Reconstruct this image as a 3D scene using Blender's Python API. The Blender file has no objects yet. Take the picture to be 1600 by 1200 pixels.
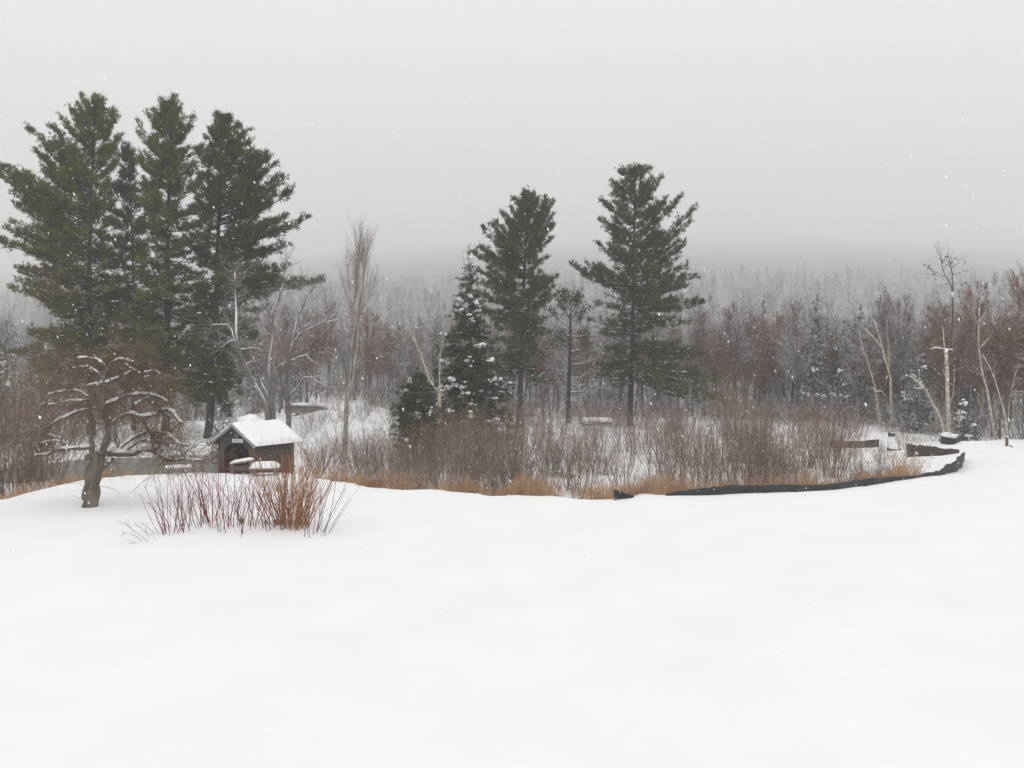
import bpy, math, zlib
import numpy as np
from mathutils import Vector

R = math.radians
scene = bpy.context.scene
col = scene.collection

# ---------------------------------------------------------------- camera
F = 1386.0            # focal length in photo pixels (1600 wide)
HZ = 580.0            # photo row of the horizon
EYE = 4.3             # eye height above the lawn (raised deck)
cam_d = bpy.data.cameras.new('camera')
cam = bpy.data.objects.new('camera', cam_d)
col.objects.link(cam)
cam.location = (0, 0, EYE)
cam.rotation_euler = (R(90), 0, 0)
cam_d.sensor_width = 36.0
cam_d.lens = 36.0 * F / 1600.0
cam_d.shift_y = -(600 - HZ) / 1600.0
cam_d.clip_start = 0.1
cam_d.clip_end = 8000
scene.camera = cam

# ---------------------------------------------------------------- sky, sun, exposure
SUN_EL, SUN_AZ = 48.0, 150.0
world = bpy.data.worlds.new('World')
scene.world = world
world.use_nodes = True
wn, wl = world.node_tree.nodes, world.node_tree.links
wn.clear()
out = wn.new('ShaderNodeOutputWorld')
bg = wn.new('ShaderNodeBackground')
sky = wn.new('ShaderNodeTexSky')
sky.sky_type = 'NISHITA'
sky.sun_disc = False
sky.sun_elevation = R(SUN_EL)
sky.sun_rotation = R(SUN_AZ)
tc = wn.new('ShaderNodeTexCoord')
sep = wn.new('ShaderNodeSeparateXYZ')
wl.new(tc.outputs['Generated'], sep.inputs[0])
mx = wn.new('ShaderNodeMath'); mx.operation = 'MAXIMUM'; mx.inputs[1].default_value = 0.0
wl.new(sep.outputs['Z'], mx.inputs[0])
# overcast sky: luminance rises with the sine of the elevation, zenith about twice the horizon
ma = wn.new('ShaderNodeMath'); ma.operation = 'MULTIPLY_ADD'
SKY_ZEN = 13.4
ma.inputs[1].default_value = SKY_ZEN * 1.0 / 2.0
ma.inputs[2].default_value = SKY_ZEN / 2.0
wl.new(mx.outputs[0], ma.inputs[0])
cl = wn.new('ShaderNodeMix'); cl.data_type = 'RGBA'; cl.blend_type = 'MULTIPLY'
cl.inputs[0].default_value = 1.0
wl.new(ma.outputs[0], cl.inputs[6])
cl.inputs[7].default_value = (1.0, 0.997, 0.994, 1)
mix = wn.new('ShaderNodeMix'); mix.data_type = 'RGBA'
mix.inputs[0].default_value = 0.97      # cloud cover over the clear sky
wl.new(sky.outputs[0], mix.inputs[6])
wl.new(cl.outputs[2], mix.inputs[7])
wl.new(mix.outputs[2], bg.inputs['Color'])
bg.inputs['Strength'].default_value = 0.1
wl.new(bg.outputs[0], out.inputs['Surface'])

sun_d = bpy.data.lights.new('sun', 'SUN')
sun_d.energy = 0.5
sun_d.angle = R(60)
sun_d.color = (1.0, 0.98, 0.95)
sun = bpy.data.objects.new('sun', sun_d)
col.objects.link(sun)
# from behind the camera, to the right
az = R(SUN_AZ)
sdir = Vector((math.sin(az) * math.cos(R(SUN_EL)), math.cos(az) * math.cos(R(SUN_EL)), math.sin(R(SUN_EL))))
sun.rotation_euler = sdir.to_track_quat('Z', 'Y').to_euler()
sun.location = (0, -20, 40)

scene.view_settings.view_transform = 'Standard'
scene.view_settings.look = 'None'
scene.view_settings.exposure = 0.28
scene.view_settings.gamma = 1.0
scene.view_settings.use_curve_mapping = False
scene.cycles.volume_bounces = 8
scene.cycles.max_bounces = 10
scene.cycles.diffuse_bounces = 3
scene.cycles.use_denoising = True

# ---------------------------------------------------------------- helpers
def rng_for(s):
    return np.random.default_rng(zlib.crc32(s.encode()))

def unit(v):
    return v / np.maximum(np.linalg.norm(v, axis=-1, keepdims=True), 1e-9)

def sstep(a, b, x):
    t = np.clip((x - a) / (b - a), 0, 1)
    return t * t * (3 - 2 * t)

class MB:
    """collects vertices and faces (k-gons of any k) with numpy"""
    def __init__(s):
        s.v = []; s.f = []; s.m = []; s.n = 0
    def add(s, V, Fc, mi=0):
        V = np.asarray(V, float).reshape(-1, 3)
        Fc = np.asarray(Fc, np.int64)
        s.v.append(V); s.f.append(Fc + s.n); s.m.append(mi); s.n += len(V)
    def mesh(s, name, mats, smooth=True):
        me = bpy.data.meshes.new(name)
        V = np.concatenate(s.v) if s.v else np.zeros((0, 3))
        me.vertices.add(len(V))
        me.vertices.foreach_set('co', V.astype(np.float32).ravel())
        loops = np.concatenate([f.ravel() for f in s.f])
        tot = np.concatenate([np.full(len(f), f.shape[1]) for f in s.f])
        mi = np.concatenate([np.full(len(f), m) for f, m in zip(s.f, s.m)])
        start = np.concatenate([[0], np.cumsum(tot)[:-1]])
        me.loops.add(len(loops))
        me.loops.foreach_set('vertex_index', loops.astype(np.int32))
        me.polygons.add(len(tot))
        me.polygons.foreach_set('loop_start', start.astype(np.int32))
        me.polygons.foreach_set('loop_total', tot.astype(np.int32))
        me.polygons.foreach_set('material_index', mi.astype(np.int32))
        me.polygons.foreach_set('use_smooth', np.full(len(tot), smooth))
        for m in (mats if isinstance(mats, (list, tuple)) else [mats]):
            me.materials.append(m)
        me.update(calc_edges=True)
        me.validate()
        return me
    def build(s, name, mats, parent=None, smooth=True, loc=None):
        o = bpy.data.objects.new(name, s.mesh(name, mats, smooth))
        col.objects.link(o)
        if parent: o.parent = parent
        if loc is not None: o.location = loc
        return o
    # --- shapes
    def tubes(s, P, Rd, n=5, mi=0, cap=False):
        """P (N,K,3) polylines, Rd (N,K) radii"""
        P = np.asarray(P, float); Rd = np.asarray(Rd, float)
        if len(P) == 0: return
        N, K, _ = P.shape
        T = np.gradient(P, axis=1)
        T = unit(T)
        mean = unit(P[:, -1] - P[:, 0] + 1e-6)
        ref = np.where(np.abs(mean[:, 2:3]) > 0.8, np.array([[1.0, 0.13, 0]]), np.array([[0, 0, 1.0]]))
        B = unit(np.cross(T, ref[:, None, :]))
        Nn = np.cross(B, T)
        a = np.arange(n) * 2 * np.pi / n + np.pi / 2
        ring = B[:, :, None, :] * np.cos(a)[None, None, :, None] + Nn[:, :, None, :] * np.sin(a)[None, None, :, None]
        V = P[:, :, None, :] + ring * Rd[:, :, None, None]
        i = np.arange(N)[:, None, None] * K * n
        k = np.arange(K - 1)[None, :, None] * n
        j = np.arange(n)[None, None, :]
        j2 = (j + 1) % n
        q = np.stack([i + k + j, i + k + j2, i + k + n + j2, i + k + n + j], -1).reshape(-1, 4)
        s.add(V, q, mi)
        if cap:
            base = s.n - N * K * n
            e = base + (np.arange(N)[:, None] * K + K - 1) * n + np.arange(n)[None, :]
            s.f.append(e); s.m.append(mi)
    def box(s, c, size, mi=0, rz=0.0, rx=0.0, ry=0.0):
        h = np.array(size) / 2.0
        v = np.array([[x, y, z] for x in (-1, 1) for y in (-1, 1) for z in (-1, 1)], float) * h
        if rx:
            cc, ss = math.cos(rx), math.sin(rx); v = v @ np.array([[1, 0, 0], [0, cc, -ss], [0, ss, cc]]).T
        if ry:
            cc, ss = math.cos(ry), math.sin(ry); v = v @ np.array([[cc, 0, ss], [0, 1, 0], [-ss, 0, cc]]).T
        if rz:
            cc, ss = math.cos(rz), math.sin(rz); v = v @ np.array([[cc, -ss, 0], [ss, cc, 0], [0, 0, 1]]).T
        s.add(v + np.array(c), [[0, 1, 3, 2], [4, 6, 7, 5], [0, 4, 5, 1], [2, 3, 7, 6], [0, 2, 6, 4], [1, 5, 7, 3]], mi)
    def needles(s, P, D, L, W, m, rng, spread=0.8, mi=0):
        """tufts: m pointed slivers round each position"""
        N = len(P)
        if N == 0: return
        d = unit(D[:, None, :] + spread * rng.normal(size=(N, m, 3)))
        ln = L * rng.uniform(0.6, 1.25, (N, m, 1))
        side = unit(np.cross(d, rng.normal(size=(N, m, 3))))
        b = P[:, None, :] + d * ln * 0.05
        w = W * rng.uniform(0.7, 1.3, (N, m, 1))
        V = np.stack([b - side * w / 2, b + side * w / 2, b + d * ln], 2)
        s.add(V, np.arange(N * m * 3).reshape(-1, 3), mi)
    def blobs(s, P, S, rng, mi=0):
        """soft lumps (snow): deformed spheres; S (N,3) radii"""
        V0, F0 = ICO
        N = len(P)
        if N == 0: return
        a = rng.uniform(0, 6.28, N)
        c, si = np.cos(a), np.sin(a)
        nz = 1 + 0.18 * rng.normal(size=(N, len(V0), 1))
        V = V0[None] * nz * S[:, None, :]
        X = V[..., 0] * c[:, None] - V[..., 1] * si[:, None]
        Y = V[..., 0] * si[:, None] + V[..., 1] * c[:, None]
        V = np.stack([X, Y, V[..., 2]], -1) + P[:, None, :]
        Fc = (F0[None] + np.arange(N)[:, None, None] * len(V0)).reshape(-1, 3)
        s.add(V, Fc, mi)

def ico():
    t = (1 + 5 ** 0.5) / 2
    v = [(-1, t, 0), (1, t, 0), (-1, -t, 0), (1, -t, 0), (0, -1, t), (0, 1, t), (0, -1, -t), (0, 1, -t), (t, 0, -1), (t, 0, 1), (-t, 0, -1), (-t, 0, 1)]
    f = [(0, 11, 5), (0, 5, 1), (0, 1, 7), (0, 7, 10), (0, 10, 11), (1, 5, 9), (5, 11, 4), (11, 10, 2), (10, 7, 6), (7, 1, 8), (3, 9, 4), (3, 4, 2), (3, 2, 6), (3, 6, 8), (3, 8, 9), (4, 9, 5), (2, 4, 11), (6, 2, 10), (8, 6, 7), (9, 8, 1)]
    v = [np.array(p, float) / np.linalg.norm(p) for p in v]
    mid = {}
    nf = []
    def m(a, b):
        k = (min(a, b), max(a, b))
        if k not in mid:
            p = v[a] + v[b]; v.append(p / np.linalg.norm(p)); mid[k] = len(v) - 1
        return mid[k]
    for a, b, c in f:
        x, y, z = m(a, b), m(b, c), m(c, a)
        nf += [(a, x, z), (b, y, x), (c, z, y), (x, y, z)]
    return np.array(v), np.array(nf)
ICO = ico()

def grow(start, d, length, K, wig, up, rng):
    """polylines from start along d with wander and pull upward (or down)"""
    M = len(start)
    d = unit(d)
    pts = [start]
    p = start
    up = np.broadcast_to(np.asarray(up, float), (M,))
    st = (length / (K - 1))[:, None]
    for k in range(K - 1):
        d = unit(d + wig * rng.normal(size=(M, 3)) + up[:, None] * np.array([[0, 0, 1.0]]))
        p = p + d * st
        pts.append(p)
    return np.stack(pts, 1)

def along(P, i, t):
    """points, tangents on polylines P[i] at parameter t"""
    K = P.shape[1]
    x = t * (K - 1)
    k = np.minimum(x.astype(int), K - 2)
    f = (x - k)[:, None]
    a, b = P[i, k], P[i, k + 1]
    return a + (b - a) * f, unit(b - a)

def along_r(Rd, i, t):
    K = Rd.shape[1]
    x = t * (K - 1)
    k = np.minimum(x.astype(int), K - 2)
    f = x - k
    return Rd[i, k] * (1 - f) + Rd[i, k + 1] * f

def spread_dirs(T, ang, rng):
    """turn each tangent by ang about a random axis"""
    r = rng.normal(size=T.shape)
    n = unit(r - (r * T).sum(-1, keepdims=True) * T)
    return T * np.cos(ang)[:, None] + n * np.sin(ang)[:, None]

def resample(pts, K):
    """smooth polyline through the points, K samples"""
    pts = np.asarray(pts, float)
    seg = np.linalg.norm(np.diff(pts, axis=0), axis=1)
    t = np.concatenate([[0], np.cumsum(seg)]); t /= max(t[-1], 1e-9)
    fine = np.linspace(0, 1, 80)
    Q = np.stack([np.interp(fine, t, pts[:, c]) for c in range(pts.shape[1])], 1)
    ker = np.ones(7) / 7
    S = Q.copy()
    for c in range(Q.shape[1]):
        pad = np.concatenate([np.full(3, Q[0, c]), Q[:, c], np.full(3, Q[-1, c])])
        S[:, c] = np.convolve(pad, ker, 'valid')
    S[0], S[-1] = pts[0], pts[-1]
    idx = np.linspace(0, 1, K)
    return np.stack([np.interp(idx, fine, S[:, c]) for c in range(pts.shape[1])], 1)

def tag(o, label=None, cat=None, group=None, kind=None):
    if label: o['label'] = label
    if cat: o['category'] = cat
    if group: o['group'] = group
    if kind: o['kind'] = kind
    return o

def thing(name, label, cat, loc=(0, 0, 0), rz=0.0, group=None):
    o = bpy.data.objects.new(name, None)
    col.objects.link(o)
    o.empty_display_size = 0.3
    o.location = loc
    o.rotation_euler = (0, 0, rz)
    return tag(o, label, cat, group)

def copy_tree(root, loc, rz=0.0, sc=1.0, scz=None, label=None, group=None):
    r = root.copy(); col.objects.link(r)
    r.location = loc; r.rotation_euler = (0, 0, rz); r.scale = (sc, sc, scz or sc)
    if label: r['label'] = label
    if group: r['group'] = group
    for ch in list(root.children):
        c = ch.copy(); col.objects.link(c); c.parent = r
    return r

# ---------------------------------------------------------------- materials
def new_mat(name):
    m = bpy.data.materials.new(name); m.use_nodes = True
    return m, m.node_tree.nodes, m.node_tree.links, m.node_tree.nodes['Principled BSDF']

def ramp(n, l, src, stops):
    r = n.new('ShaderNodeValToRGB')
    e = r.color_ramp.elements
    while len(e) < len(stops): e.new(0.5)
    for x, (p, c) in zip(e, stops):
        x.position = p; x.color = (*c, 1)
    l.new(src, r.inputs[0])
    return r.outputs[0]

def noise(n, l, scale, detail=3, coord='Object', rough=0.55, stretch=None):
    t = n.new('ShaderNodeTexCoord'); x = n.new('ShaderNodeTexNoise')
    x.inputs['Scale'].default_value = scale; x.inputs['Detail'].default_value = detail
    x.inputs['Roughness'].default_value = rough
    if stretch:
        mp = n.new('ShaderNodeMapping'); mp.inputs['Scale'].default_value = stretch
        l.new(t.outputs[coord], mp.inputs[0]); l.new(mp.outputs[0], x.inputs['Vector'])
    else:
        l.new(t.outputs[coord], x.inputs['Vector'])
    return x.outputs[0]

def mixc(n, l, fac, a, b, blend='MIX'):
    m = n.new('ShaderNodeMix'); m.data_type = 'RGBA'; m.blend_type = blend
    for sock, v in ((0, fac), (6, a), (7, b)):
        if isinstance(v, (int, float)): m.inputs[sock].default_value = v
        elif isinstance(v, tuple): m.inputs[sock].default_value = (*v, 1)
        else: l.new(v, m.inputs[sock])
    return m.outputs[2]

SNOW_C = (0.87, 0.875, 0.89)
def mat_snow(name, bump=0.15, scale=1.5, fine=30.0):
    m, n, l, b = new_mat(name)
    b.inputs['Base Color'].default_value = (*SNOW_C, 1)
    b.inputs['Roughness'].default_value = 0.7
    b.inputs['Specular IOR Level'].default_value = 0.15
    f = noise(n, l, scale, 4)
    g = noise(n, l, fine, 3)
    c = ramp(n, l, f, [(0.3, (0.728, 0.730, 0.734)), (0.7, (0.768, 0.768, 0.770))])
    l.new(c, b.inputs['Base Color'])
    ad = n.new('ShaderNodeMath'); ad.operation = 'MULTIPLY_ADD'; ad.inputs[1].default_value = 0.25
    l.new(g, ad.inputs[0]); l.new(f, ad.inputs[2])
    bp = n.new('ShaderNodeBump'); bp.inputs['Strength'].default_value = bump; bp.inputs['Distance'].default_value = 0.1
    l.new(ad.outputs[0], bp.inputs['Height']); l.new(bp.outputs[0], b.inputs['Normal'])
    return m

def mat_bark(name, c1, c2, snow=0.5, scale=6.0, lo=0.15, hi=0.55, vary=0.35, stretch=(1, 1, 0.3), patch=3.0):
    """bark with snow lying on faces that look up"""
    m, n, l, b = new_mat(name)
    f = noise(n, l, scale, 4, stretch=stretch)
    c = ramp(n, l, f, [(0.3, c1), (0.7, c2)])
    oi = n.new('ShaderNodeObjectInfo')
    mr = n.new('ShaderNodeMapRange'); mr.inputs['To Min'].default_value = 1 - vary; mr.inputs['To Max'].default_value = 1 + vary
    l.new(oi.outputs['Random'], mr.inputs[0])
    c = mixc(n, l, 1.0, c, mr.outputs[0], 'MULTIPLY')
    if snow > 0:
        geo = n.new('ShaderNodeNewGeometry'); sp = n.new('ShaderNodeSeparateXYZ')
        l.new(geo.outputs['Normal'], sp.inputs[0])
        ms = n.new('ShaderNodeMapRange'); ms.interpolation_type = 'SMOOTHSTEP'
        ms.inputs['From Min'].default_value = lo; ms.inputs['From Max'].default_value = hi
        l.new(sp.outputs['Z'], ms.inputs[0])
        nz = noise(n, l, patch, 2)
        mn = n.new('ShaderNodeMapRange'); mn.inputs['From Min'].default_value = 0.62 - 0.5 * snow; mn.inputs['From Max'].default_value = 0.75 - 0.5 * snow
        l.new(nz, mn.inputs[0])
        mu = n.new('ShaderNodeMath'); mu.operation = 'MULTIPLY'
        l.new(ms.outputs[0], mu.inputs[0]); l.new(mn.outputs[0], mu.inputs[1])
        c = mixc(n, l, mu.outputs[0], c, SNOW_C)
    l.new(c, b.inputs['Base Color'])
    b.inputs['Roughness'].default_value = 0.9
    b.inputs['Specular IOR Level'].default_value = 0.1
    return m

def mat_needle(name, cols, scale=0.8, snow=0.0):
    m, n, l, b = new_mat(name)
    f = noise(n, l, scale, 5, rough=0.7)
    k = len(cols)
    c = ramp(n, l, f, [(0.3 + 0.4 * i / (k - 1), cc) for i, cc in enumerate(cols)])
    if snow > 0:
        nz = noise(n, l, 2.2, 3)
        mn = n.new('ShaderNodeMapRange'); mn.inputs['From Min'].default_value = 0.66 - 0.4 * snow; mn.inputs['From Max'].default_value = 0.76 - 0.4 * snow
        l.new(nz, mn.inputs[0])
        geo = n.new('ShaderNodeNewGeometry'); sp = n.new('ShaderNodeSeparateXYZ')
        l.new(geo.outputs['Normal'], sp.inputs[0])
        ab = n.new('ShaderNodeMath'); ab.operation = 'ABSOLUTE'; l.new(sp.outputs['Z'], ab.inputs[0])
        ms = n.new('ShaderNodeMapRange'); ms.inputs['From Min'].default_value = 0.35; ms.inputs['From Max'].default_value = 0.7
        l.new(ab.outputs[0], ms.inputs[0])
        mu = n.new('ShaderNodeMath'); mu.operation = 'MULTIPLY'
        l.new(ms.outputs[0], mu.inputs[0]); l.new(mn.outputs[0], mu.inputs[1])
        c = mixc(n, l, mu.outputs[0], c, SNOW_C)
    l.new(c, b.inputs['Base Color'])
    b.inputs['Roughness'].default_value = 0.75
    b.inputs['Specular IOR Level'].default_value = 0.2
    return m

def mat_plain(name, c1, c2, scale=8.0, rough=0.8, stretch=None, bump=0.0, spec=0.3):
    m, n, l, b = new_mat(name)
    f = noise(n, l, scale, 5, stretch=stretch)
    l.new(ramp(n, l, f, [(0.3, c1), (0.7, c2)]), b.inputs['Base Color'])
    b.inputs['Roughness'].default_value = rough
    b.inputs['Specular IOR Level'].default_value = spec
    if bump:
        bp = n.new('ShaderNodeBump'); bp.inputs['Strength'].default_value = bump; bp.inputs['Distance'].default_value = 0.03
        l.new(f, bp.inputs['Height']); l.new(bp.outputs[0], b.inputs['Normal'])
    return m

M = {}
M['ground'] = mat_snow('snow_ground', 0.12, 0.5, 14)
M['snow'] = mat_snow('fallen_snow', 0.2, 4, 40)
M['hillside'] = mat_plain('wooded_hillside', (0.09, 0.087, 0.084), (0.28, 0.273, 0.27), 0.06, 1.0, (1, .3, .3), spec=0.0)
M['flake'] = mat_snow('snow_flake', 0.0)
_n, _l = M['flake'].node_tree.nodes, M['flake'].node_tree.links
_t = _n.new('ShaderNodeBsdfTranslucent'); _t.inputs[0].default_value = (0.97, 0.97, 0.97, 1)
_m = _n.new('ShaderNodeMixShader'); _m.inputs[0].default_value = 0.5
_d = _n.new('ShaderNodeBsdfDiffuse'); _d.inputs[0].default_value = (0.97, 0.97, 0.97, 1)
_l.new(_d.outputs[0], _m.inputs[1]); _l.new(_t.outputs[0], _m.inputs[2]); _l.new(_m.outputs[0], _n['Material Output'].inputs[0])
M['pine_bark'] = mat_bark('pine_bark', (0.022, 0.019, 0.017), (0.06, 0.052, 0.045), 0.4, 5, 0.35, 0.75, 0.0)
M['needle'] = mat_needle('pine_needle', [(0.020, 0.036, 0.009), (0.078, 0.098, 0.016), (0.215, 0.200, 0.030)], 0.9)
M['needle_b'] = mat_needle('pine_needle_dark', [(0.018, 0.034, 0.010), (0.050, 0.074, 0.018), (0.108, 0.125, 0.031)], 0.9)
M['needle_o'] = mat_needle('pine_needle_olive', [(0.055, 0.066, 0.024), (0.13, 0.120, 0.034), (0.24, 0.175, 0.035)], 0.55)
M['spruce'] = mat_needle('spruce_needle', [(0.024, 0.040, 0.020), (0.052, 0.068, 0.030), (0.090, 0.100, 0.038)], 1.2)
M['spruce_snow'] = mat_needle('spruce_needle_snowy', [(0.016, 0.026, 0.018), (0.035, 0.046, 0.030), (0.05, 0.06, 0.035)], 1.0, 0.55)
M['apple_bark'] = mat_bark('apple_bark', (0.075, 0.062, 0.052), (0.18, 0.155, 0.13), 0.25, 7, 0.5, 0.85, 0.0)
M['apple_twig'] = mat_bark('apple_twig', (0.10, 0.065, 0.042), (0.19, 0.125, 0.08), 0.12, 4, 0.4, 0.8, vary=0.0)
M['old_bark'] = mat_bark('old_bark', (0.09, 0.082, 0.075), (0.24, 0.225, 0.21), 0.8, 5, 0.1, 0.5, 0.0)
M['old_twig'] = mat_bark('old_twig', (0.13, 0.10, 0.09), (0.24, 0.20, 0.18), 0.35, 4, 0.2, 0.6, 0.0)
M['aspen_bark'] = mat_bark('aspen_bark', (0.15, 0.125, 0.105), (0.42, 0.38, 0.34), 0.3, 5, 0.4, 0.8, 0.0)
M['aspen_twig'] = mat_bark('aspen_twig', (0.20, 0.155, 0.135), (0.32, 0.26, 0.23), 0.15, 4, vary=0.0)
M['dark_bark'] = mat_bark('dark_bark', (0.05, 0.042, 0.036), (0.12, 0.10, 0.085), 0.5, 5, 0.3, 0.7, 0.15)
M['birch_bark'] = mat_bark('birch_bark', (0.22, 0.18, 0.14), (0.62, 0.56, 0.48), 0.4, 4, 0.2, 0.6, 0.1, stretch=(1, 1, 1.6))
M['grey_tree'] = mat_bark('grey_tree_bark', (0.068, 0.054, 0.048), (0.145, 0.120, 0.108), 0.52, 3, 0.1, 0.5, 0.3)
M['far_tree'] = mat_bark('far_tree_bark', (0.06, 0.05, 0.046), (0.12, 0.103, 0.096), 0.0, 1, vary=0.0)
M['red_tree'] = mat_bark('red_tree_bark', (0.13, 0.064, 0.046), (0.22, 0.118, 0.088), 0.25, 3, 0.15, 0.5, 0.25)
M['brown_tree'] = mat_bark('brown_tree_bark', (0.115, 0.07, 0.045), (0.20, 0.13, 0.085), 0.2, 3, 0.2, 0.55, 0.25)
M['shrub_grey'] = mat_bark('shrub_grey', (0.13, 0.098, 0.082), (0.24, 0.185, 0.155), 0.35, 4, 0.2, 0.6, 0.3)
M['shrub_red'] = mat_bark('shrub_red', (0.15, 0.085, 0.066), (0.25, 0.15, 0.115), 0.3, 4, 0.2, 0.6, 0.3)
M['shrub_brown'] = mat_bark('shrub_brown', (0.17, 0.11, 0.065), (0.30, 0.21, 0.135), 0.3, 4, 0.2, 0.6, 0.3)
M['shrub_stem'] = mat_bark('shrub_stem', (0.07, 0.047, 0.036), (0.21, 0.145, 0.105), 0.25, 2, 0.25, 0.65, 0.35)
M['dogwood'] = mat_bark('dogwood_stem', (0.15, 0.025, 0.035), (0.24, 0.05, 0.058), 0.0, 3, vary=0.1)
M['dogwood_dark'] = mat_bark('dark_stem', (0.10, 0.05, 0.05), (0.17, 0.09, 0.08), 0.0, 3, vary=0.1)
M['willow'] = mat_bark('willow_stem', (0.22, 0.095, 0.04), (0.36, 0.185, 0.08), 0.0, 3, vary=0.1)
M['grass'] = mat_bark('dry_grass', (0.25, 0.125, 0.065), (0.50, 0.345, 0.215), 0.0, 0.9, vary=0.0, stretch=(1, 1, 1))
M['dry_leaf'] = mat_plain('dry_leaf', (0.08, 0.05, 0.03), (0.14, 0.09, 0.05))
M['fabric'] = mat_plain('silt_fence_fabric', (0.014, 0.015, 0.017), (0.030, 0.031, 0.034), 5, 0.65, bump=0.4)
M['fabric_brown'] = mat_plain('brown_sheet', (0.022, 0.016, 0.014), (0.085, 0.055, 0.043), 7, 0.8, bump=0.4)
M['stake'] = mat_plain('wood_stake', (0.16, 0.12, 0.085), (0.28, 0.21, 0.15), 8, 0.9)
M['board'] = mat_plain('weathered_board', (0.024, 0.022, 0.021), (0.095, 0.086, 0.080), 6, 0.85, (6, 6, 0.5), 0.3)
M['board_warm'] = mat_plain('weathered_board_warm', (0.045, 0.036, 0.030), (0.13, 0.108, 0.092), 6, 0.85, (6, 6, 0.5), 0.3)
M['trim'] = mat_plain('grey_trim', (0.20, 0.195, 0.20), (0.32, 0.315, 0.32), 6, 0.8)
M['sign'] = mat_plain('sign_board', (0.62, 0.62, 0.60), (0.74, 0.74, 0.72), 10, 0.7)
M['black'] = mat_plain('black_paint', (0.018, 0.018, 0.018), (0.03, 0.03, 0.03), 10, 0.6)
M['grey_wood'] = mat_plain('grey_rail_wood', (0.17, 0.15, 0.13), (0.33, 0.30, 0.27), 7, 0.9, (0.6, 4, 4), 0.3)
M['rust'] = mat_plain('red_paint', (0.22, 0.05, 0.04), (0.34, 0.09, 0.07), 5, 0.7)
M['rock'] = mat_plain('grey_rock', (0.14, 0.14, 0.14), (0.26, 0.26, 0.265), 4, 0.9, bump=0.5)
m_, n_, l_, b_ = new_mat('pond_water')
b_.inputs['Base Color'].default_value = (0.21, 0.225, 0.205, 1)
b_.inputs['Roughness'].default_value = 0.22
bp_ = n_.new('ShaderNodeBump'); bp_.inputs['Strength'].default_value = 0.08
l_.new(noise(n_, l_, 1.5, 3), bp_.inputs['Height']); l_.new(bp_.outputs[0], b_.inputs['Normal'])
M['water'] = m_

# ---------------------------------------------------------------- terrain
EDGE = [(-700, 790), (-200, 790), (0, 784), (60, 768), (130, 752), (200, 741), (330, 736), (450, 738), (500, 748), (560, 760), (640, 767), (760, 771),
        (900, 775), (960, 776), (1000, 771), (1060, 772), (1160, 771), (1300, 765), (1360, 757), (1420, 749), (1460, 743), (1490, 735), (1503, 726), (1512, 702), (1530, 690), (1600, 693), (1700, 700), (2400, 700)]
EU = np.array([(p - 800) / F for p, _ in EDGE])
ED = np.array([EYE * F / (q - HZ) for _, q in EDGE])

def edge_d(u):
    return np.interp(u, EU, ED)

def terr(x, y):
    x = np.asarray(x, float); y = np.asarray(y, float)
    u = np.clip(x / np.maximum(y, 6.0), -3, 3)
    lawn = 0.08 * np.sin(x * 0.21 + 1.0) * np.sin(y * 0.17 + 0.4) + 0.04 * np.sin(x * 0.55 + y * 0.31) + 0.016 * np.sin(x * 1.3 - y * 0.9 + 2)
    lawn = lawn + 0.13 * np.exp(-(((x + 7.2) / 2.6) ** 2 + ((y - 24.6) / 1.3) ** 2))
    lawn = lawn * np.clip((y - 1) / 6, 0, 1)
    wob = 0.25 * np.sin(x * 1.7) + 0.15 * np.sin(x * 4.1 + 1) + 0.08 * np.sin(x * 9.3)
    s = y - edge_d(u) - wob
    t = sstep(0.0, 2.6, s)
    low = -0.95 + 0.75 * sstep(42, 78, y)
    px = 800 + u * F
    low = low + 1.5 * np.exp(-((px - 530) / 95) ** 2) * sstep(48, 86, y)
    low = low + 0.10 * np.sin(x * 0.9 + 0.3 * y) * np.sin(y * 0.7) + 0.05 * np.sin(x * 2.3 + 1.1 * y)
    low = low + np.interp(px, [1340, 1417, 1499, 1520], [0, .42, .88, .93]) * sstep(36, 42, y) * (1 - sstep(52, 62, y))
    pond = np.exp(-(((x + 20.8) / 7.5) ** 2 + ((y - 50) / 7.5) ** 2) ** 2)
    low = low - 0.55 * pond
    r = np.sqrt(x * x + y * y)
    side = 0.92 + 0.16 * np.cos(2.8 * (np.clip(x / np.maximum(y, 200), -1, 1) - .27))
    yy = y - 330.0
    low = low + 0.155 * 0.5 * (np.sqrt(yy * yy + 1e4) + yy) * sstep(130, 330, y) * side + 1.0 * np.sin(x * 0.05) * sstep(120, 200, y) * (1 - sstep(250, 400, y))
    return lawn * (1 - t) + low * t

def gz(x, y):
    return float(terr(x, y))

def X(px, d):
    return (px - 800) / F * d

xs = np.unique(np.concatenate([np.linspace(-3400, -70, 64), np.linspace(-70, -26, 40), np.linspace(-26, 28, 125), np.linspace(28, 70, 40), np.linspace(70, 3400, 64)]))
ys = np.unique(np.concatenate([np.linspace(-60, 2, 14), np.linspace(2, 24, 50), np.linspace(24, 46, 120), np.linspace(46, 100, 70), np.linspace(100, 150, 14)]))
gx, gy = np.meshgrid(xs, ys)
V = np.stack([gx, gy, terr(gx, gy)], -1).reshape(-1, 3)
nx, ny = len(xs), len(ys)
i, j = np.meshgrid(np.arange(nx - 1), np.arange(ny - 1))
a = (j * nx + i).ravel()
mb = MB(); mb.add(V, np.stack([a, a + 1, a + nx + 1, a + nx], -1))
tag(mb.build('snow_ground', M['ground']), kind='structure')
ys2 = np.concatenate([np.linspace(150, 800, 50), np.linspace(830, 5200, 80)])
gx, gy = np.meshgrid(xs, ys2)
V = np.stack([gx, gy, terr(gx, gy)], -1).reshape(-1, 3)
i, j = np.meshgrid(np.arange(nx - 1), np.arange(len(ys2) - 1))
a = (j * nx + i).ravel()
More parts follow.
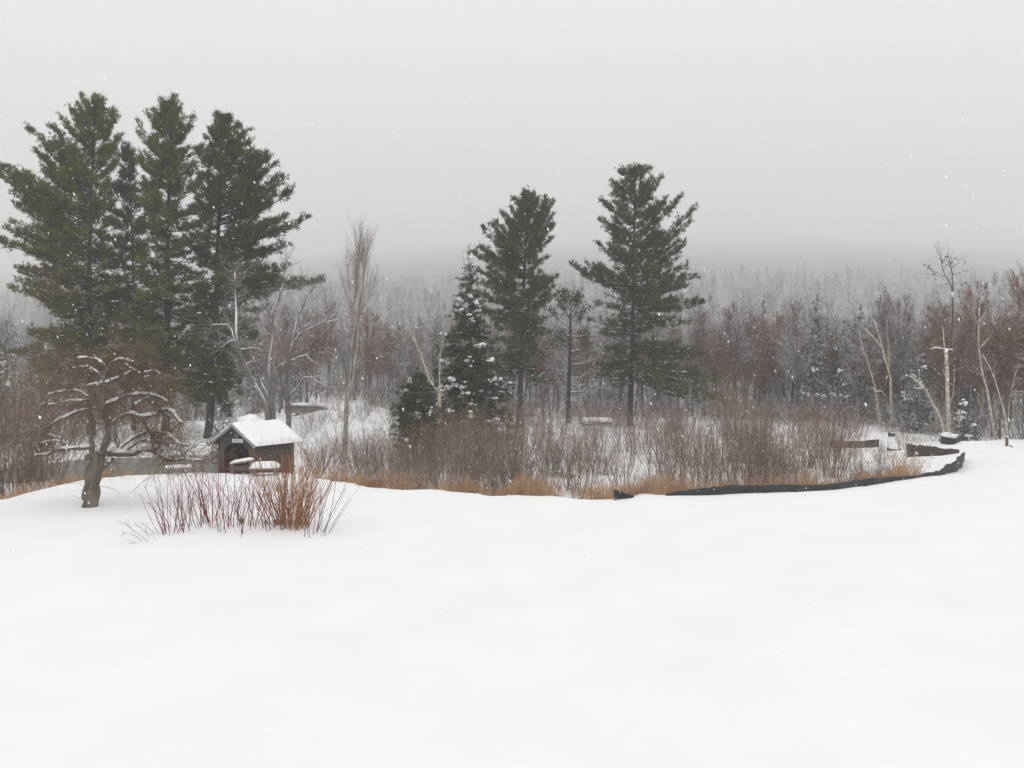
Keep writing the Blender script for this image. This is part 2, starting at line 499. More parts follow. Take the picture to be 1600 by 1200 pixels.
mb = MB(); mb.add(V, np.stack([a, a + 1, a + nx + 1, a + nx], -1))
tag(mb.build('hill', M['hillside']), kind='structure')

th = np.linspace(0, 2 * np.pi, 40, endpoint=False)
mb = MB()
rr = 1 + 0.06 * np.sin(3 * th) + 0.04 * np.sin(5 * th + 1)
mb.add(np.stack([-20.8 + 8.2 * rr * np.cos(th), 50 + 8.2 * rr * np.sin(th), np.full(40, -1.06)], -1), [list(range(40))])
tag(mb.build('pond', M['water'], smooth=False), kind='structure')

# ---------------------------------------------------------------- pines
def traced_local(base_px, d, zb):
    s = d / F
    return s, lambda px, py: ((px - base_px) * s, EYE - (py - HZ) * s - zb)

def pine(name, label, d, trunk, tips, top_py, mat, n_extra=40, dens=11.0, r0=0.28, twigcut=0.22, low_bare=0, fol=0.2, olive=None, back=0.8, tuft=0.27, group=None):
    """trunk: [(px,py)...] base to top; tips: (tip_px, tip_py, attach_py[, fullness])"""
    rng = rng_for(name + label)
    bpx = trunk[0][0]
    x0 = X(bpx, d); zb = gz(x0, d)
    s, L = traced_local(bpx, d, zb)
    root = thing(name, label, 'tree', (x0, d, zb), group=group)
    tp = [(0, 0, -0.3)] + [(L(*p)[0], 0, L(*p)[1]) for p in trunk]
    if tp[1][2] < 0: tp.pop(1)
    TP = resample(np.array(tp), 18)
    tr = np.linspace(1, 0.06, 18) ** 0.9 * r0
    tr[0] *= 1.25
    mb = MB(); mb.tubes(TP[None], tr[None], 10)
    mb.build('trunk', M['pine_bark'], root)
    def on_trunk(z):
        return np.array([np.interp(z, TP[:, 2], TP[:, 0]), np.interp(z, TP[:, 2], TP[:, 1]), z])
    ztop = TP[-1, 2]
    boughs = []; full = []; ol = []
    tz, trad, rise = [], [], []
    for tpx in tips:
        bx, bz = L(tpx[0], tpx[1]); az_ = L(0, tpx[2])[1]
        az_ = min(az_, ztop * 0.995)
        o = on_trunk(az_)
        dx = bx - o[0]
        ph = rng.uniform(-0.45, 0.45)
        e = np.array([bx, o[1] + abs(dx) * math.tan(ph), bz])
        ln = np.linalg.norm(e - o)
        sag = rng.uniform(0.04, 0.12) * ln
        mid = (o + e) / 2 - np.array([0, 0, sag])
        boughs.append(resample(np.array([o, o * .7 + e * .3 - np.array([0, 0, sag * .7]), mid, o * .25 + e * .75 - np.array([0, 0, sag * .7]), e]), 9))
        full.append(tpx[3] if len(tpx) > 3 else 1.0)
        ol.append(olive and tpx[0] < olive[0] and tpx[1] > olive[1])
        tz.append(az_); trad.append(abs(dx)); rise.append((bz - az_) / max(abs(dx), .3))
    for k in range(len(tips)):
        for _ in range(3 if boughs[k][0][2] < ztop * .5 else 2):
            Bk = boughs[k]; o = Bk[0]
            sh = on_trunk(np.clip(o[2] + rng.normal(0, .35), .5, ztop * .985))
            ph = rng.uniform(-1.0, 1.0); c_, s_ = math.cos(ph), math.sin(ph)
            q_ = (Bk - o) * rng.uniform(.5, .92)
            q_ = np.stack([q_[:, 0] * c_ - q_[:, 1] * s_, q_[:, 0] * s_ + q_[:, 1] * c_, q_[:, 2] * rng.uniform(.8, 1.35)], 1)
            boughs.append(q_ + sh); full.append(full[k]); ol.append(ol[k])
    tz = np.array(tz); order = np.argsort(tz); tz = tz[order]; trad = np.array(trad)[order]; rise = np.array(rise)[order]
    ker = np.ones(3) / 3
    sm = lambda v: np.convolve(np.pad(v, 1, 'edge'), ker, 'valid')
    trad_s, rise_s = sm(trad), sm(rise)
    lowz = tz.min()
    for k in range(n_extra):
        h = lowz + (ztop * 0.97 - lowz) * (k + rng.uniform(0, 1)) / n_extra
        rr_ = np.interp(h, tz, trad_s) * back * rng.uniform(0.65, 1.1)
        ph = rng.choice([-1, 1]) * rng.uniform(0.6, 1.57)
        sx = rng.choice([-1, 1])
        o = on_trunk(h)
        e = o + np.array([sx * math.cos(ph) * rr_, math.sin(ph) * rr_, np.interp(h, tz, rise_s) * rr_ * rng.uniform(0.6, 1.1)])
        ln = np.linalg.norm(e - o)
        sag = rng.uniform(0.04, 0.12) * ln
        boughs.append(resample(np.array([o, (o + e) / 2 - np.array([0, 0, sag]), e]), 9))
        full.append(rng.uniform(0.6, 1.0)); ol.append(False)
    for k in range(70):
        h = lowz * .9 + (ztop * .96 - lowz * .9) * rng.uniform()
        o = on_trunk(h); a_ = rng.uniform(0, 6.28); q_ = rng.uniform(.5, 1.3)
        e = o + np.array([math.cos(a_) * q_, math.sin(a_) * q_, q_ * rng.uniform(.0, .6)])
        boughs.append(resample(np.array([o, (o + e) / 2, e]), 9)); full.append(1.0); ol.append(False)
    B = np.stack(boughs); full = np.array(full); ol = np.array([bool(v) for v in ol])
    blen = np.linalg.norm(np.diff(B, axis=1), axis=2).sum(1)
    br = np.clip(0.012 * blen + 0.012, 0.015, 0.09)
    Rb = br[:, None] * np.linspace(1, 0.25, 9)[None]
    mbb = MB(); mbb.tubes(B, Rb, 5)
    # branchlets
    nb = (blen * 5.5 + 6).astype(int)
    idx = np.repeat(np.arange(len(B)), nb)
    t = rng.uniform(0, 1, len(idx)) ** 0.75
    t = twigcut + (1 - twigcut) * t
    p, T = along(B, idx, t)
    side = unit(np.cross(T, np.array([[0, 0, 1.0]]))) * rng.choice([-1, 1], len(idx))[:, None]
    ang = rng.uniform(0.35, 1.15, len(idx))
    dr = T * np.cos(ang)[:, None] + side * np.sin(ang)[:, None] + np.array([[0, 0, 1]]) * rng.normal(0.25, 0.38, len(idx))[:, None]
    ll = (0.22 * blen[idx] * (1.12 - t) + 0.28) * rng.uniform(0.55, 1.2, len(idx))
    ll = np.clip(ll, 0.2, 1.6)
    Q = grow(p, dr, ll, 4, 0.12, 0.10, rng)
    mbb.needles(p, unit(Q[:, -1] - p) * 1.0, 0.9, 0.022, 1, rng, 0.05)
    tag(mbb.build('branch', M['pine_bark'], root), kind='stuff')
    # tufts on branchlets and on the bough's outer end
    keep = rng.uniform(0, 1, len(idx)) < full[idx]
    nt = np.maximum((ll * dens * 1.25).astype(int), 3) * keep
    q = np.repeat(np.arange(len(Q)), nt)
    tt = fol + (1 - fol) * rng.uniform(0, 1, len(q))
    P, D = along(Q, q, tt)
    P = P + rng.normal(0, 1, P.shape) * np.array([0.09, 0.09, 0.07])
    D = unit(D + np.array([0, 0, 0.45]))
    oq = ol[idx[q]]
    mbn = MB()
    mbn.needles(P[~oq], D[~oq], tuft, tuft * 0.17, 5, rng, 0.62, 0)
    if oq.any(): mbn.needles(P[oq], D[oq], tuft, tuft * 0.17, 5, rng, 0.62, 1)
    # leader
    pl = TP[-1] - np.array([0, 0, .3]) + rng.normal(0, 1, (60, 3)) * np.array([0.12, 0.12, 0.2])
    mbn.needles(pl, np.tile([0, 0, 1.0], (60, 1)), tuft * 1.1, tuft * 0.19, 6, rng, 0.7, 0)
    mbn.build('crown', [mat, M['needle_o']], root, smooth=False)
    # scraps of snow caught on boughs
    ns = int(len(B) * 1.0)
    bi = rng.integers(0, len(B), ns)
    pt, _ = along(B, bi, rng.uniform(0.5, 1.0, ns))
    ok = pt[:, 2] < ztop * 0.55
    pt = pt[ok]
    if len(pt):
        ms = MB()
        ms.blobs(pt + np.array([0, 0, 0.06]), np.stack([rng.uniform(.06, .27, len(pt)), rng.uniform(.04, .12, len(pt)), rng.uniform(.03, .06, len(pt))], -1), rng)
        tag(ms.build('snow', M['snow'], root), kind='stuff')
    return root

A = pine('white_pine', 'tall broad white pine with olive lower boughs behind the snowy apple tree', 66,
    [(143, 690), (141, 560), (139, 447), (142, 307), (147, 220), (148, 152)],
    [(132, 155, 190), (160, 158, 190), (118, 160, 205), (175, 172, 205), (105, 166, 215), (188, 186, 222), (97, 186, 240), (190, 212, 245), (80, 198, 255), (186, 236, 262), (66, 212, 270),
     (60, 222, 285), (53, 236, 300), (180, 262, 290), (75, 250, 300), (90, 270, 310), (52, 255, 305), (178, 290, 315), (30, 268, 325, .9), (5, 266, 345), (2, 280, 352), (40, 290, 345), (182, 318, 330), (20, 318, 362), (50, 325, 360),
     (0, 343, 385), (8, 356, 390), (60, 350, 380), (176, 345, 360), (185, 372, 380), (15, 380, 408), (30, 392, 415), (70, 385, 408), (180, 400, 402, .8), (27, 418, 440), (40, 428, 446), (60, 425, 445), (80, 430, 450), (23, 452, 466), (45, 462, 472), (65, 470, 480), (90, 478, 480),
     (195, 435, 442), (95, 495, 490), (205, 478, 475), (190, 455, 458), (215, 500, 492), (43, 520, 508), (60, 530, 515), (35, 552, 528), (90, 550, 530), (200, 520, 510), (215, 560, 540), (70, 575, 550), (110, 600, 565), (205, 600, 570), (60, 600, 580), (90, 612, 585), (180, 625, 590), (40, 580, 560)],
    150, M['needle'], 90, 12, 0.30, olive=(110, 415), back=0.62)
Am = pine('young_white_pine', 'slender young white pine squeezed between the two tall pines by the pond', 69,
    [(209, 690), (209, 560), (208, 450), (206, 340), (198, 228)],
    [(192, 234, 250, .6), (206, 240, 262, .6), (188, 258, 280, .6), (204, 268, 285, .5), (180, 285, 305), (168, 300, 320), (205, 305, 320, .8), (162, 322, 342), (226, 335, 350), (158, 345, 362), (232, 350, 365), (162, 370, 385), (238, 375, 388), (150, 395, 405), (242, 405, 412), (152, 430, 435), (248, 440, 442), (148, 460, 462), (250, 470, 470), (150, 495, 490), (258, 500, 495), (152, 530, 522), (258, 535, 525), (155, 565, 555), (260, 570, 556), (160, 600, 585), (255, 605, 588)],
    228, M['needle_b'], 60, 11, 0.16, back=0.95)
Bp = pine('white_pine', 'tall narrow-topped white pine standing in the middle of the dense pine clump', 65,
    [(259, 700), (261, 560), (261, 447), (262, 380), (265, 260), (267, 158)],
    [(258, 162, 190), (280, 165, 192), (248, 175, 210), (290, 185, 215), (235, 182, 222), (300, 200, 232), (222, 196, 240, .7), (211, 205, 255, .5), (310, 188, 235, .5), (308, 225, 258), (232, 220, 255), (207, 234, 275, .5), (218, 250, 290, .6), (312, 255, 285), (226, 262, 295), (322, 285, 310), (217, 276, 310, .8), (228, 295, 325), (213, 308, 340, .9), (325, 318, 340), (225, 325, 350), (318, 345, 362), (224, 350, 372), (230, 372, 388), (320, 370, 385), (215, 400, 412), (325, 400, 408), (205, 430, 436), (320, 430, 434), (210, 462, 462), (330, 465, 462), (190, 495, 490), (345, 500, 492), (190, 530, 520), (345, 535, 524), (185, 565, 553), (350, 570, 556), (190, 600, 582), (345, 605, 586), (215, 625, 600), (330, 625, 602)],
    157, M['needle'], 92, 12, 0.30, back=0.85)
Cp = pine('white_pine', 'tall white pine with long level boughs reaching out over the covered bridge', 63,
    [(325, 700), (332, 600), (338, 480), (340, 387), (345, 270), (347, 180)],
    [(338, 184, 205), (358, 184, 208), (330, 200, 225), (370, 194, 222), (388, 203, 240), (322, 215, 245), (390, 218, 250), (378, 228, 255), (310, 240, 268), (393, 236, 275), (408, 248, 285), (426, 244, 298), (428, 256, 305, .9), (418, 270, 310), (306, 270, 292), (430, 272, 325), (448, 284, 338), (452, 292, 345), (425, 300, 345), (440, 310, 352), (302, 300, 318), (298, 325, 340), (470, 334, 372), (455, 345, 378), (430, 345, 372), (445, 355, 385), (295, 355, 368), (423, 388, 402), (440, 378, 398, .7), (405, 400, 410), (305, 390, 395), (310, 415, 415), (430, 416, 425, .8), (493, 431, 436, .7), (470, 438, 442, .7), (440, 440, 442), (400, 450, 448), (460, 425, 436, .8), (415, 462, 458), (300, 450, 446), (410, 480, 474), (400, 505, 494), (300, 485, 478), (295, 520, 508), (405, 530, 514), (390, 560, 540), (290, 560, 545), (385, 590, 565), (290, 600, 575), (375, 615, 585), (300, 630, 600), (360, 635, 605)],
    178, M['needle_b'], 92, 12, 0.30, back=0.72)
Dp = pine('white_pine', 'leaning white pine with a bushy top behind the snow-dotted spruce', 72,
    [(812, 640), (814, 570), (818, 450), (822, 380), (825, 302)],
    [(818, 304, 325), (832, 305, 330), (842, 308, 345), (808, 318, 345), (798, 324, 358), (855, 314, 362), (863, 318, 372), (784, 330, 372), (865, 334, 380), (790, 345, 385), (775, 345, 390), (866, 352, 388), (862, 372, 395), (768, 354, 402), (756, 361, 412), (850, 385, 405, .8), (780, 375, 410), (745, 380, 425), (741, 400, 432), (760, 395, 425), (742, 420, 445), (790, 405, 428), (870, 434, 458, .9), (858, 440, 470), (848, 450, 475, .7), (755, 440, 455), (748, 460, 470), (765, 470, 480), (872, 460, 490, .8), (770, 500, 505), (755, 490, 495), (850, 500, 510, .6), (775, 530, 530), (860, 520, 525, .6), (770, 560, 556), (855, 555, 550, .55), (780, 585, 578), (848, 585, 575, .5), (865, 595, 585, .4)],
    300, M['needle_b'], 56, 12, 0.27, back=0.75)
Ep = pine('white_pine', 'lone white pine with snow-tipped lower boughs at the edge of the marsh', 74,
    [(984, 662), (986, 600), (989, 500), (990, 400), (992, 300), (992, 260)],
    [(985, 262, 280), (998, 262, 282), (970, 266, 288), (1008, 268, 292), (955, 278, 305), (1018, 280, 305), (1034, 276, 325, .7), (958, 292, 318), (1026, 294, 330, .7), (939, 315, 345, .9), (950, 322, 350), (1035, 320, 350), (1063, 308, 368, .7), (1050, 325, 372, .7), (934, 346, 372, .7), (948, 360, 385), (1088, 341, 402, .7), (1070, 356, 405, .8), (1040, 362, 388), (936, 380, 425, .9), (950, 385, 425, .8), (1076, 378, 425, .8), (1060, 392, 428), (895, 410, 448, .8), (915, 408, 445, .9), (930, 415, 452), (1073, 413, 440), (1040, 415, 435), (1091, 432, 455, .9), (1075, 445, 462), (940, 440, 460), (1060, 450, 465), (1102, 472, 482, .8), (1085, 470, 482), (1070, 505, 498, .5), (930, 470, 490, .5), (917, 500, 505, .45), (935, 515, 515, .4), (1050, 500, 502, .6), (1112, 553, 540, .6), (1090, 545, 535, .6), (1070, 560, 545, .5), (945, 560, 548, .35), (1128, 592, 565, .65), (1105, 600, 570, .5), (1122, 621, 588, .5), (1095, 615, 590, .5), (930, 590, 575, .3), (955, 605, 590, .35), (1060, 585, 570, .4)],
    258, M['needle_b'], 52, 11, 0.26, back=0.7)

# ---------------------------------------------------------------- spruces
def spruce(name, label, H, Rb, mat, rng, whorls=22, per=7, dens=9, tuft=0.16, droop=0.25, snow_n=0, bare_top=0.0, base=0.06, group=None, loc=(0, 0, 0), m=5, blob=(0.07, 0.18), lump=1.0, prof=None):
    root = thing(name, label, 'tree', loc, group=group)
    TP = resample(np.array([(0, 0, -0.2), (0.02 * H * rng.normal() * .4, 0.0, H * .5), (0.0, 0, H)]), 12)
    mb = MB(); mb.tubes(TP[None], (np.linspace(1, 0.04, 12) * (0.012 * H + 0.03))[None], 7)
    mb.build('trunk', M['dark_bark'], root)
    st, en = [], []
    for w in range(whorls):
        f = base + (1 - base) * ((w + 0.3) / whorls) ** 0.9
        z = f * H
        rad = Rb * (1 - f) ** 0.85 * (0.4 + 0.6 * min(1, (f - base) / 0.12 + 0.3)) + 0.05 * Rb
        if prof is not None: rad = Rb * prof(f)
        nbo = max(3, int(per * (1 - 0.5 * f)))
        a0 = rng.uniform(0, 6.28)
        for k in range(nbo):
            a = a0 + 6.283 * k / nbo + rng.normal() * .25
            r_ = rad * rng.uniform(0.7, 1.15)
            zz = z + rng.normal() * 0.02 * H
            o = np.array([0, 0, zz]); e = np.array([math.cos(a) * r_, math.sin(a) * r_, zz - droop * r_ * (1.2 - 1.3 * f) + 0.1 * r_])
            st.append(o); en.append(e)
    st, en = np.array(st), np.array(en)
    t9 = np.linspace(0, 1, 6)[None, :, None]
    B = st[:, None] * (1 - t9) + en[:, None] * t9
    bl = np.linalg.norm(en - st, axis=1)
    B[..., 2] += (bl[:, None] * 0.10 * np.sin(np.linspace(0, 1, 6) * np.pi * 2)[None]) * 0.4
    mbb = MB()
    mbb.tubes(B, (0.006 + 0.012 * bl)[:, None] * np.linspace(1, .3, 6)[None], 3)
    nbr = (bl * 6 + 3).astype(int)
    idx = np.repeat(np.arange(len(B)), nbr)
    t = 0.12 + 0.88 * rng.uniform(0, 1, len(idx))
    p, T = along(B, idx, t)
    sd = unit(np.cross(T, np.array([[0, 0, 1.0]]))) * rng.choice([-1, 1], len(idx))[:, None]
    dr = T * 0.75 + sd * 0.8 + np.array([[0, 0, 1]]) * rng.normal(-0.1, 0.2, len(idx))[:, None]
    ll = np.clip((0.30 * bl[idx] * (1.15 - t) + 0.12) * rng.uniform(.6, 1.2, len(idx)), .1, 1.0)
    Q = grow(p, dr, ll, 3, .1, -.03, rng)
    tag(mbb.build('branch', M['dark_bark'], root), kind='stuff')
    nt = np.maximum((ll * dens).astype(int), 1)
    q = np.repeat(np.arange(len(Q)), nt)
    P, D = along(Q, q, rng.uniform(0, 1, len(q)))
    P = P + rng.normal(0, .04, P.shape)
    keep = P[:, 2] < H * (1 - bare_top * rng.uniform(0, 1, len(P)))
    mbn = MB(); mbn.needles(P[keep], D[keep], tuft, tuft * .24, m, rng, .7)
    pl = TP[-1] + rng.normal(0, 1, (14, 3)) * np.array([.04, .04, .2])
    mbn.needles(pl, np.tile([0, 0, 1.0], (14, 1)), tuft, tuft * .2, m, rng, .6)
    mbn.build('crown', mat, root, smooth=False)
    if snow_n:
        # lumps of snow on the outer ends of the branch sprays, clustered
        cx = rng.integers(0, len(Q), max(4, snow_n // 6))
        near = []
        ends = Q[:, -1]
        for c in cx:
            dd = np.linalg.norm(ends - ends[c], axis=1)
            near += list(np.argsort(dd)[:rng.integers(2, 9)])
        near = np.unique(near)
        pp = ends[near] + np.array([0, 0, 0.03]) + rng.normal(0, .03, (len(near), 3))
        sz = rng.uniform(blob[0], blob[1], len(near)) * rng.uniform(.6, 1.1, len(near))
        ms = MB(); ms.blobs(pp, np.stack([sz, sz * .75, sz * .55 * lump], -1), rng)
        tag(ms.build('snow', M['snow'], root), kind='stuff')
    return root

def place(px, d):
    x = X(px, d)
    return (x, d, gz(x, d))

r_ = rng_for('spruce F')
H = lambda d, py, px: EYE - (py - HZ) * d / F - gz(X(px, d), d)
Fs = spruce('spruce_tree', 'dark narrow spruce dotted with snow lumps in front of the leaning pine', H(58, 395, 728), 2.9, M['spruce'], r_, 40, 11, 15, .18, .35, 800, .25, .03, loc=place(733, 58), m=6, blob=(.08, .21), prof=lambda f: np.interp(f, [0, .12, .35, .6, .8, 1], [.75, .95, .95, .55, .3, .03]))
# dead leader twigs of that spruce
q_ = rng_for('leader')
lead = grow(np.array([[0, 0, H(58, 440, 728)]] * 7) + q_.normal(0, .12, (7, 3)), np.array([[.0, 0, 1.0]] * 7) + q_.normal(0, .25, (7, 3)), q_.uniform(1.2, 2.4, 7), 5, .08, .05, q_)
mb = MB(); mb.tubes(lead, np.linspace(.02, .006, 5)[None].repeat(7, 0), 3)
sid, T = along(lead, q_.integers(0, 7, 50), q_.uniform(.2, 1, 50))
mb.tubes(grow(sid, spread_dirs(T, q_.uniform(.6, 1.3, 50), q_), q_.uniform(.15, .5, 50), 3, .15, 0, q_), np.linspace(.009, .004, 3)[None].repeat(50, 0), 3)
mb.build('dead_leader', M['apple_twig'], Fs)
spruce('evergreen_bush', 'rounded evergreen bush with snow clumps below the bare white-barked saplings', H(50, 583, 652), 1.45, M['spruce'], rng_for('bush'), 22, 13, 16, .17, .1, 170, 0, .02, loc=place(652, 50), m=6, prof=lambda f: np.interp(f, [0, .2, .5, .75, .92, 1], [.6, .95, 1.0, .8, .5, .2]))['category'] = 'bush'
spruce('snowy_spruce', 'small frost-white spruce tucked against the left of the covered bridge roof', H(52, 636, 345), 1.35, M['spruce_snow'], rng_for('sm'), 12, 8, 10, .18, .4, 110, 0, .02, loc=place(347, 52), blob=(.1, .24))
spruce('young_spruce', 'young spruce with white-laden tiers right of the pale birch snag', H(57, 622, 1506), 1.15, M['spruce'], rng_for('yg'), 12, 7, 9, .17, .35, 90, 0, .02, loc=place(1507, 57), blob=(.08, .2))
spruce('dark_spruce', 'broad dark spruce left of the leaning snow-lined birch', H(68, 545, 1432), 2.1, M['spruce_snow'], rng_for('dk'), 18, 8, 8, .2, .35, 60, 0, .02, loc=place(1432, 68))
spruce('spire_spruce', 'slim pointed spruce with snowy tiers rising alone from the far wood', H(92, 470, 1193), 1.5, M['spruce_snow'], rng_for('sp1'), 26, 7, 7, .22, .3, 60, 0, .03, loc=place(1193, 92))
spruce('hazy_spruce', 'wide hazy grey spruce standing in the wood beyond the marsh', H(104, 466, 1277), 3.0, M['spruce_snow'], rng_for('sp2'), 24, 8, 6, .28, .3, 90, 0, .03, loc=place(1277, 104))
spruce('twin_spruce', 'snow-topped spruce above the pair of leaning pale trunks', H(86, 468, 1376), 1.5, M['spruce_snow'], rng_for('sp3'), 20, 8, 7, .24, .25, 90, 0, .35, loc=place(1376, 86))
spruce('thin_spruce', 'thin dark spruce tip just behind the snow-topped spruce', H(90, 456, 1384), 0.9, M['spruce'], rng_for('sp4'), 20, 6, 7, .24, .25, 0, 0, .1, loc=place(1384, 90))
spruce('small_top_spruce', 'small dark spruce tip beside the tall pale birch stem', H(84, 446, 1541), 1.0, M['spruce'], rng_for('sp5'), 20, 6, 7, .24, .25, 0, 0, .1, loc=place(1541, 84))
spruce('frosted_spruce', 'blue-grey frosted spruce beyond the brown bushes near the pond', H(60, 540, 0), 1.6, M['spruce_snow'], rng_for('sp6'), 16, 9, 8, .22, .35, 110, 0, .03, loc=place(0, 60), blob=(.1, .22))

# ---------------------------------------------------------------- traced broadleaf trees
def field(x, z, amp, ph):
    return amp * (np.sin(0.9 * x + ph) * 0.6 + np.sin(0.55 * z + 1.7 * ph) * 0.5 + np.sin(1.9 * x - 0.8 * z + ph) * 0.25) * np.clip(np.hypot(x, z * 0.35) / 1.2, 0, 1)

def traced_tree(name, label, d, base_px, limbs, tf, bark, twig, cat='tree', amp=0.7, ph=0.4, twigs=(), snow=None, n_side=7, trunk_limbs=1, K=14, wscale=1.0, knobs=.06):
    """limbs: (points in zoom coordinates, width0, width1 in zoom px); tf = (scale, ox, oy) zoom -> photo px"""
    rng = rng_for(name + label)
    x0 = X(base_px, d); zb = gz(x0, d)
    s = d / F
    root = thing(name, label, cat, (x0, d, zb))
    P, Rr = [], []
    for k, (pts, w0, w1) in enumerate(limbs):
        a_ = np.array(pts, float)
        px = tf[1] + a_[:, 0] * tf[0]; py = tf[2] + a_[:, 1] * tf[0]
        lx = (px - base_px) * s; lz = EYE - (py - HZ) * s - zb
        q = resample(np.stack([lx, lz], 1), K)
        q[1:-1] += rng.normal(0, 0.012, q[1:-1].shape)
        P.append(np.stack([q[:, 0], field(q[:, 0], q[:, 1], amp, ph), q[:, 1]], 1))
        Rr.append(np.linspace(w0, w1, K) * tf[0] * s / 2 * wscale * (1 + knobs * rng.normal(size=K)))
    P, Rr = np.stack(P), np.stack(Rr)
    for k in range(trunk_limbs):
        P[k][0, 2] = min(P[k][0, 2], -0.15)
    mb = MB(); mb.tubes(P[:trunk_limbs], Rr[:trunk_limbs], 12, cap=True)
    mb.build('trunk', bark, root)
    for k in range(trunk_limbs, len(P)):
        mb = MB(); mb.tubes(P[k:k + 1], Rr[k:k + 1], n_side, cap=True)
        mb.build('branch', bark, root)
    src, srcr = P, Rr
    mbt = MB()
    for (n, lmin, lmax, a0, a1, up, wig, rmax, tmin, kk) in twigs:
        ln = np.linalg.norm(np.diff(src, axis=1), axis=2).sum(1)
        i_ = rng.choice(len(src), n, p=ln / ln.sum())
        t = tmin + (1 - tmin) * rng.uniform(0, 1, n)
        p, T = along(src, i_, t)
        r0 = np.minimum(along_r(srcr, i_, t) * 0.7, rmax * rng.uniform(.6, 1.0, n))
        Q = grow(p, spread_dirs(T, rng.uniform(a0, a1, n), rng) + np.array([[0, 0, max(up, 0) * 2]]), rng.uniform(lmin, lmax, n), kk, wig, up, rng)
        ok = Q[:, -1, 2] > 0.3
        Q, r0 = Q[ok], r0[ok]
        Rq = r0[:, None] * np.linspace(1, .4, kk)[None]
        mbt.tubes(Q, Rq, 3)
        src, srcr = Q, Rq
    if twigs: tag(mbt.build('twig', twig, root), kind='stuff')
    if snow:
        sn = MB()
        for k in range(snow[1], len(P)):
            Q = resample(P[k], 26); q_r = np.interp(np.linspace(0, 1, 26), np.linspace(0, 1, K), Rr[k])
            T = np.gradient(Q, axis=0); T = unit(T)
            flat = np.clip((0.93 - np.abs(T[:, 2])) / 0.35, 0, 1)
            th_ = (q_r * 0.74 + snow[0]) * flat * (0.6 + 0.75 * rng.uniform(0, 1, 26)) * (0.3 + 0.7 * (np.sin(np.linspace(0, 9, 26) + rng.uniform(0, 6)) > -0.75))
            th_[0] *= .2; th_[-1] *= .3
            C = Q + np.array([0, 0, 1.0]) * (q_r * 0.72 + th_ * 0.25)[:, None]
            sn.tubes(C[None], np.maximum(th_, 0.001)[None], 7)
        tag(sn.build('snow', M['snow'], root), kind='stuff')
    return root, P, Rr

apple_limbs = [
    ([(472, 1062), (466, 1000), (468, 930), (474, 860), (482, 800), (492, 760)], 92, 66),
    ([(500, 800), (512, 730), (528, 650), (520, 560), (500, 505), (462, 475)], 36, 20),
    ([(465, 800), (455, 700), (447, 610), (452, 520), (470, 470)], 30, 18),
    ([(462, 475), (480, 425), (520, 395)], 22, 16), ([(520, 398), (538, 340), (560, 290), (615, 268), (682, 285)], 16, 7),
    ([(535, 345), (545, 312), (515, 285), (490, 270), (440, 262), (395, 266)], 11, 6), ([(528, 375), (490, 335), (450, 308), (410, 312), (370, 318)], 11, 6),
    ([(515, 398), (580, 378), (660, 330)], 13, 6), ([(520, 397), (470, 400), (425, 418)], 12, 6),
    ([(508, 528), (560, 490), (640, 460), (720, 456), (800, 475), (858, 515)], 22, 9), ([(648, 512), (690, 485), (735, 468)], 7, 9),
    ([(640, 458), (670, 415), (690, 375), (745, 360)], 11, 6), ([(690, 375), (720, 340), (765, 326), (802, 350)], 8, 5),
    ([(455, 482), (400, 490), (345, 490), (240, 508)], 12, 5), ([(450, 470), (400, 440), (350, 436), (300, 440), (245, 455)], 13, 6),
    ([(480, 530), (430, 535), (370, 552), (300, 582), (240, 625), (190, 700)], 16, 6), ([(530, 640), (545, 606), (580, 575), (625, 558), (655, 575), (690, 630), (725, 690)], 22, 20),
    ([(725, 690), (765, 715), (772, 760)], 12, 6), ([(625, 558), (608, 540), (605, 512)], 9, 5), ([(545, 605), (530, 575), (520, 545)], 9, 8),
    ([(655, 577), (740, 575), (800, 535), (870, 545), (900, 580), (950, 610)], 18, 8), ([(800, 552), (845, 572), (860, 618)], 8, 5),
    ([(560, 770), (590, 725), (625, 690), (690, 660), (760, 660), (860, 682), (900, 715), (968, 722)], 16, 8), ([(590, 760), (640, 716), (720, 692), (800, 690), (852, 686)], 17, 8),
    ([(425, 788), (480, 775), (540, 768), (620, 788), (690, 755), (750, 768), (800, 800), (870, 812), (935, 795), (1000, 805), (1048, 798)], 34, 10),
    ([(872, 822), (905, 800), (950, 785)], 9, 6), ([(455, 735), (400, 740), (355, 740), (280, 745), (235, 772), (160, 772)], 24, 8),
    ([(345, 738), (310, 705), (245, 697), (190, 712)], 13, 6), ([(325, 715), (290, 678), (230, 662)], 10, 5), ([(505, 850), (530, 820), (550, 795)], 22, 16),
    ([(1000, 805), (950, 770), (900, 735)], 8, 4), ([(560, 770), (565, 720), (548, 690)], 10, 6), ([(700, 345), (640, 300), (600, 240)], 7, 3)]
traced_tree('apple_tree', 'gnarled old apple tree with snow-lined limbs standing on the lawn', 27.5, 140, apple_limbs, (0.3, 0, 480), M['apple_bark'], M['apple_twig'],
    amp=0.9, ph=0.6, twigs=[(1000, .5, 1.9, .4, 1.3, -.02, .25, .011, .15, 6), (3000, .2, .8, .4, 1.2, -.04, .22, .0046, .1, 3)], snow=(0.018, 3), knobs=.10)

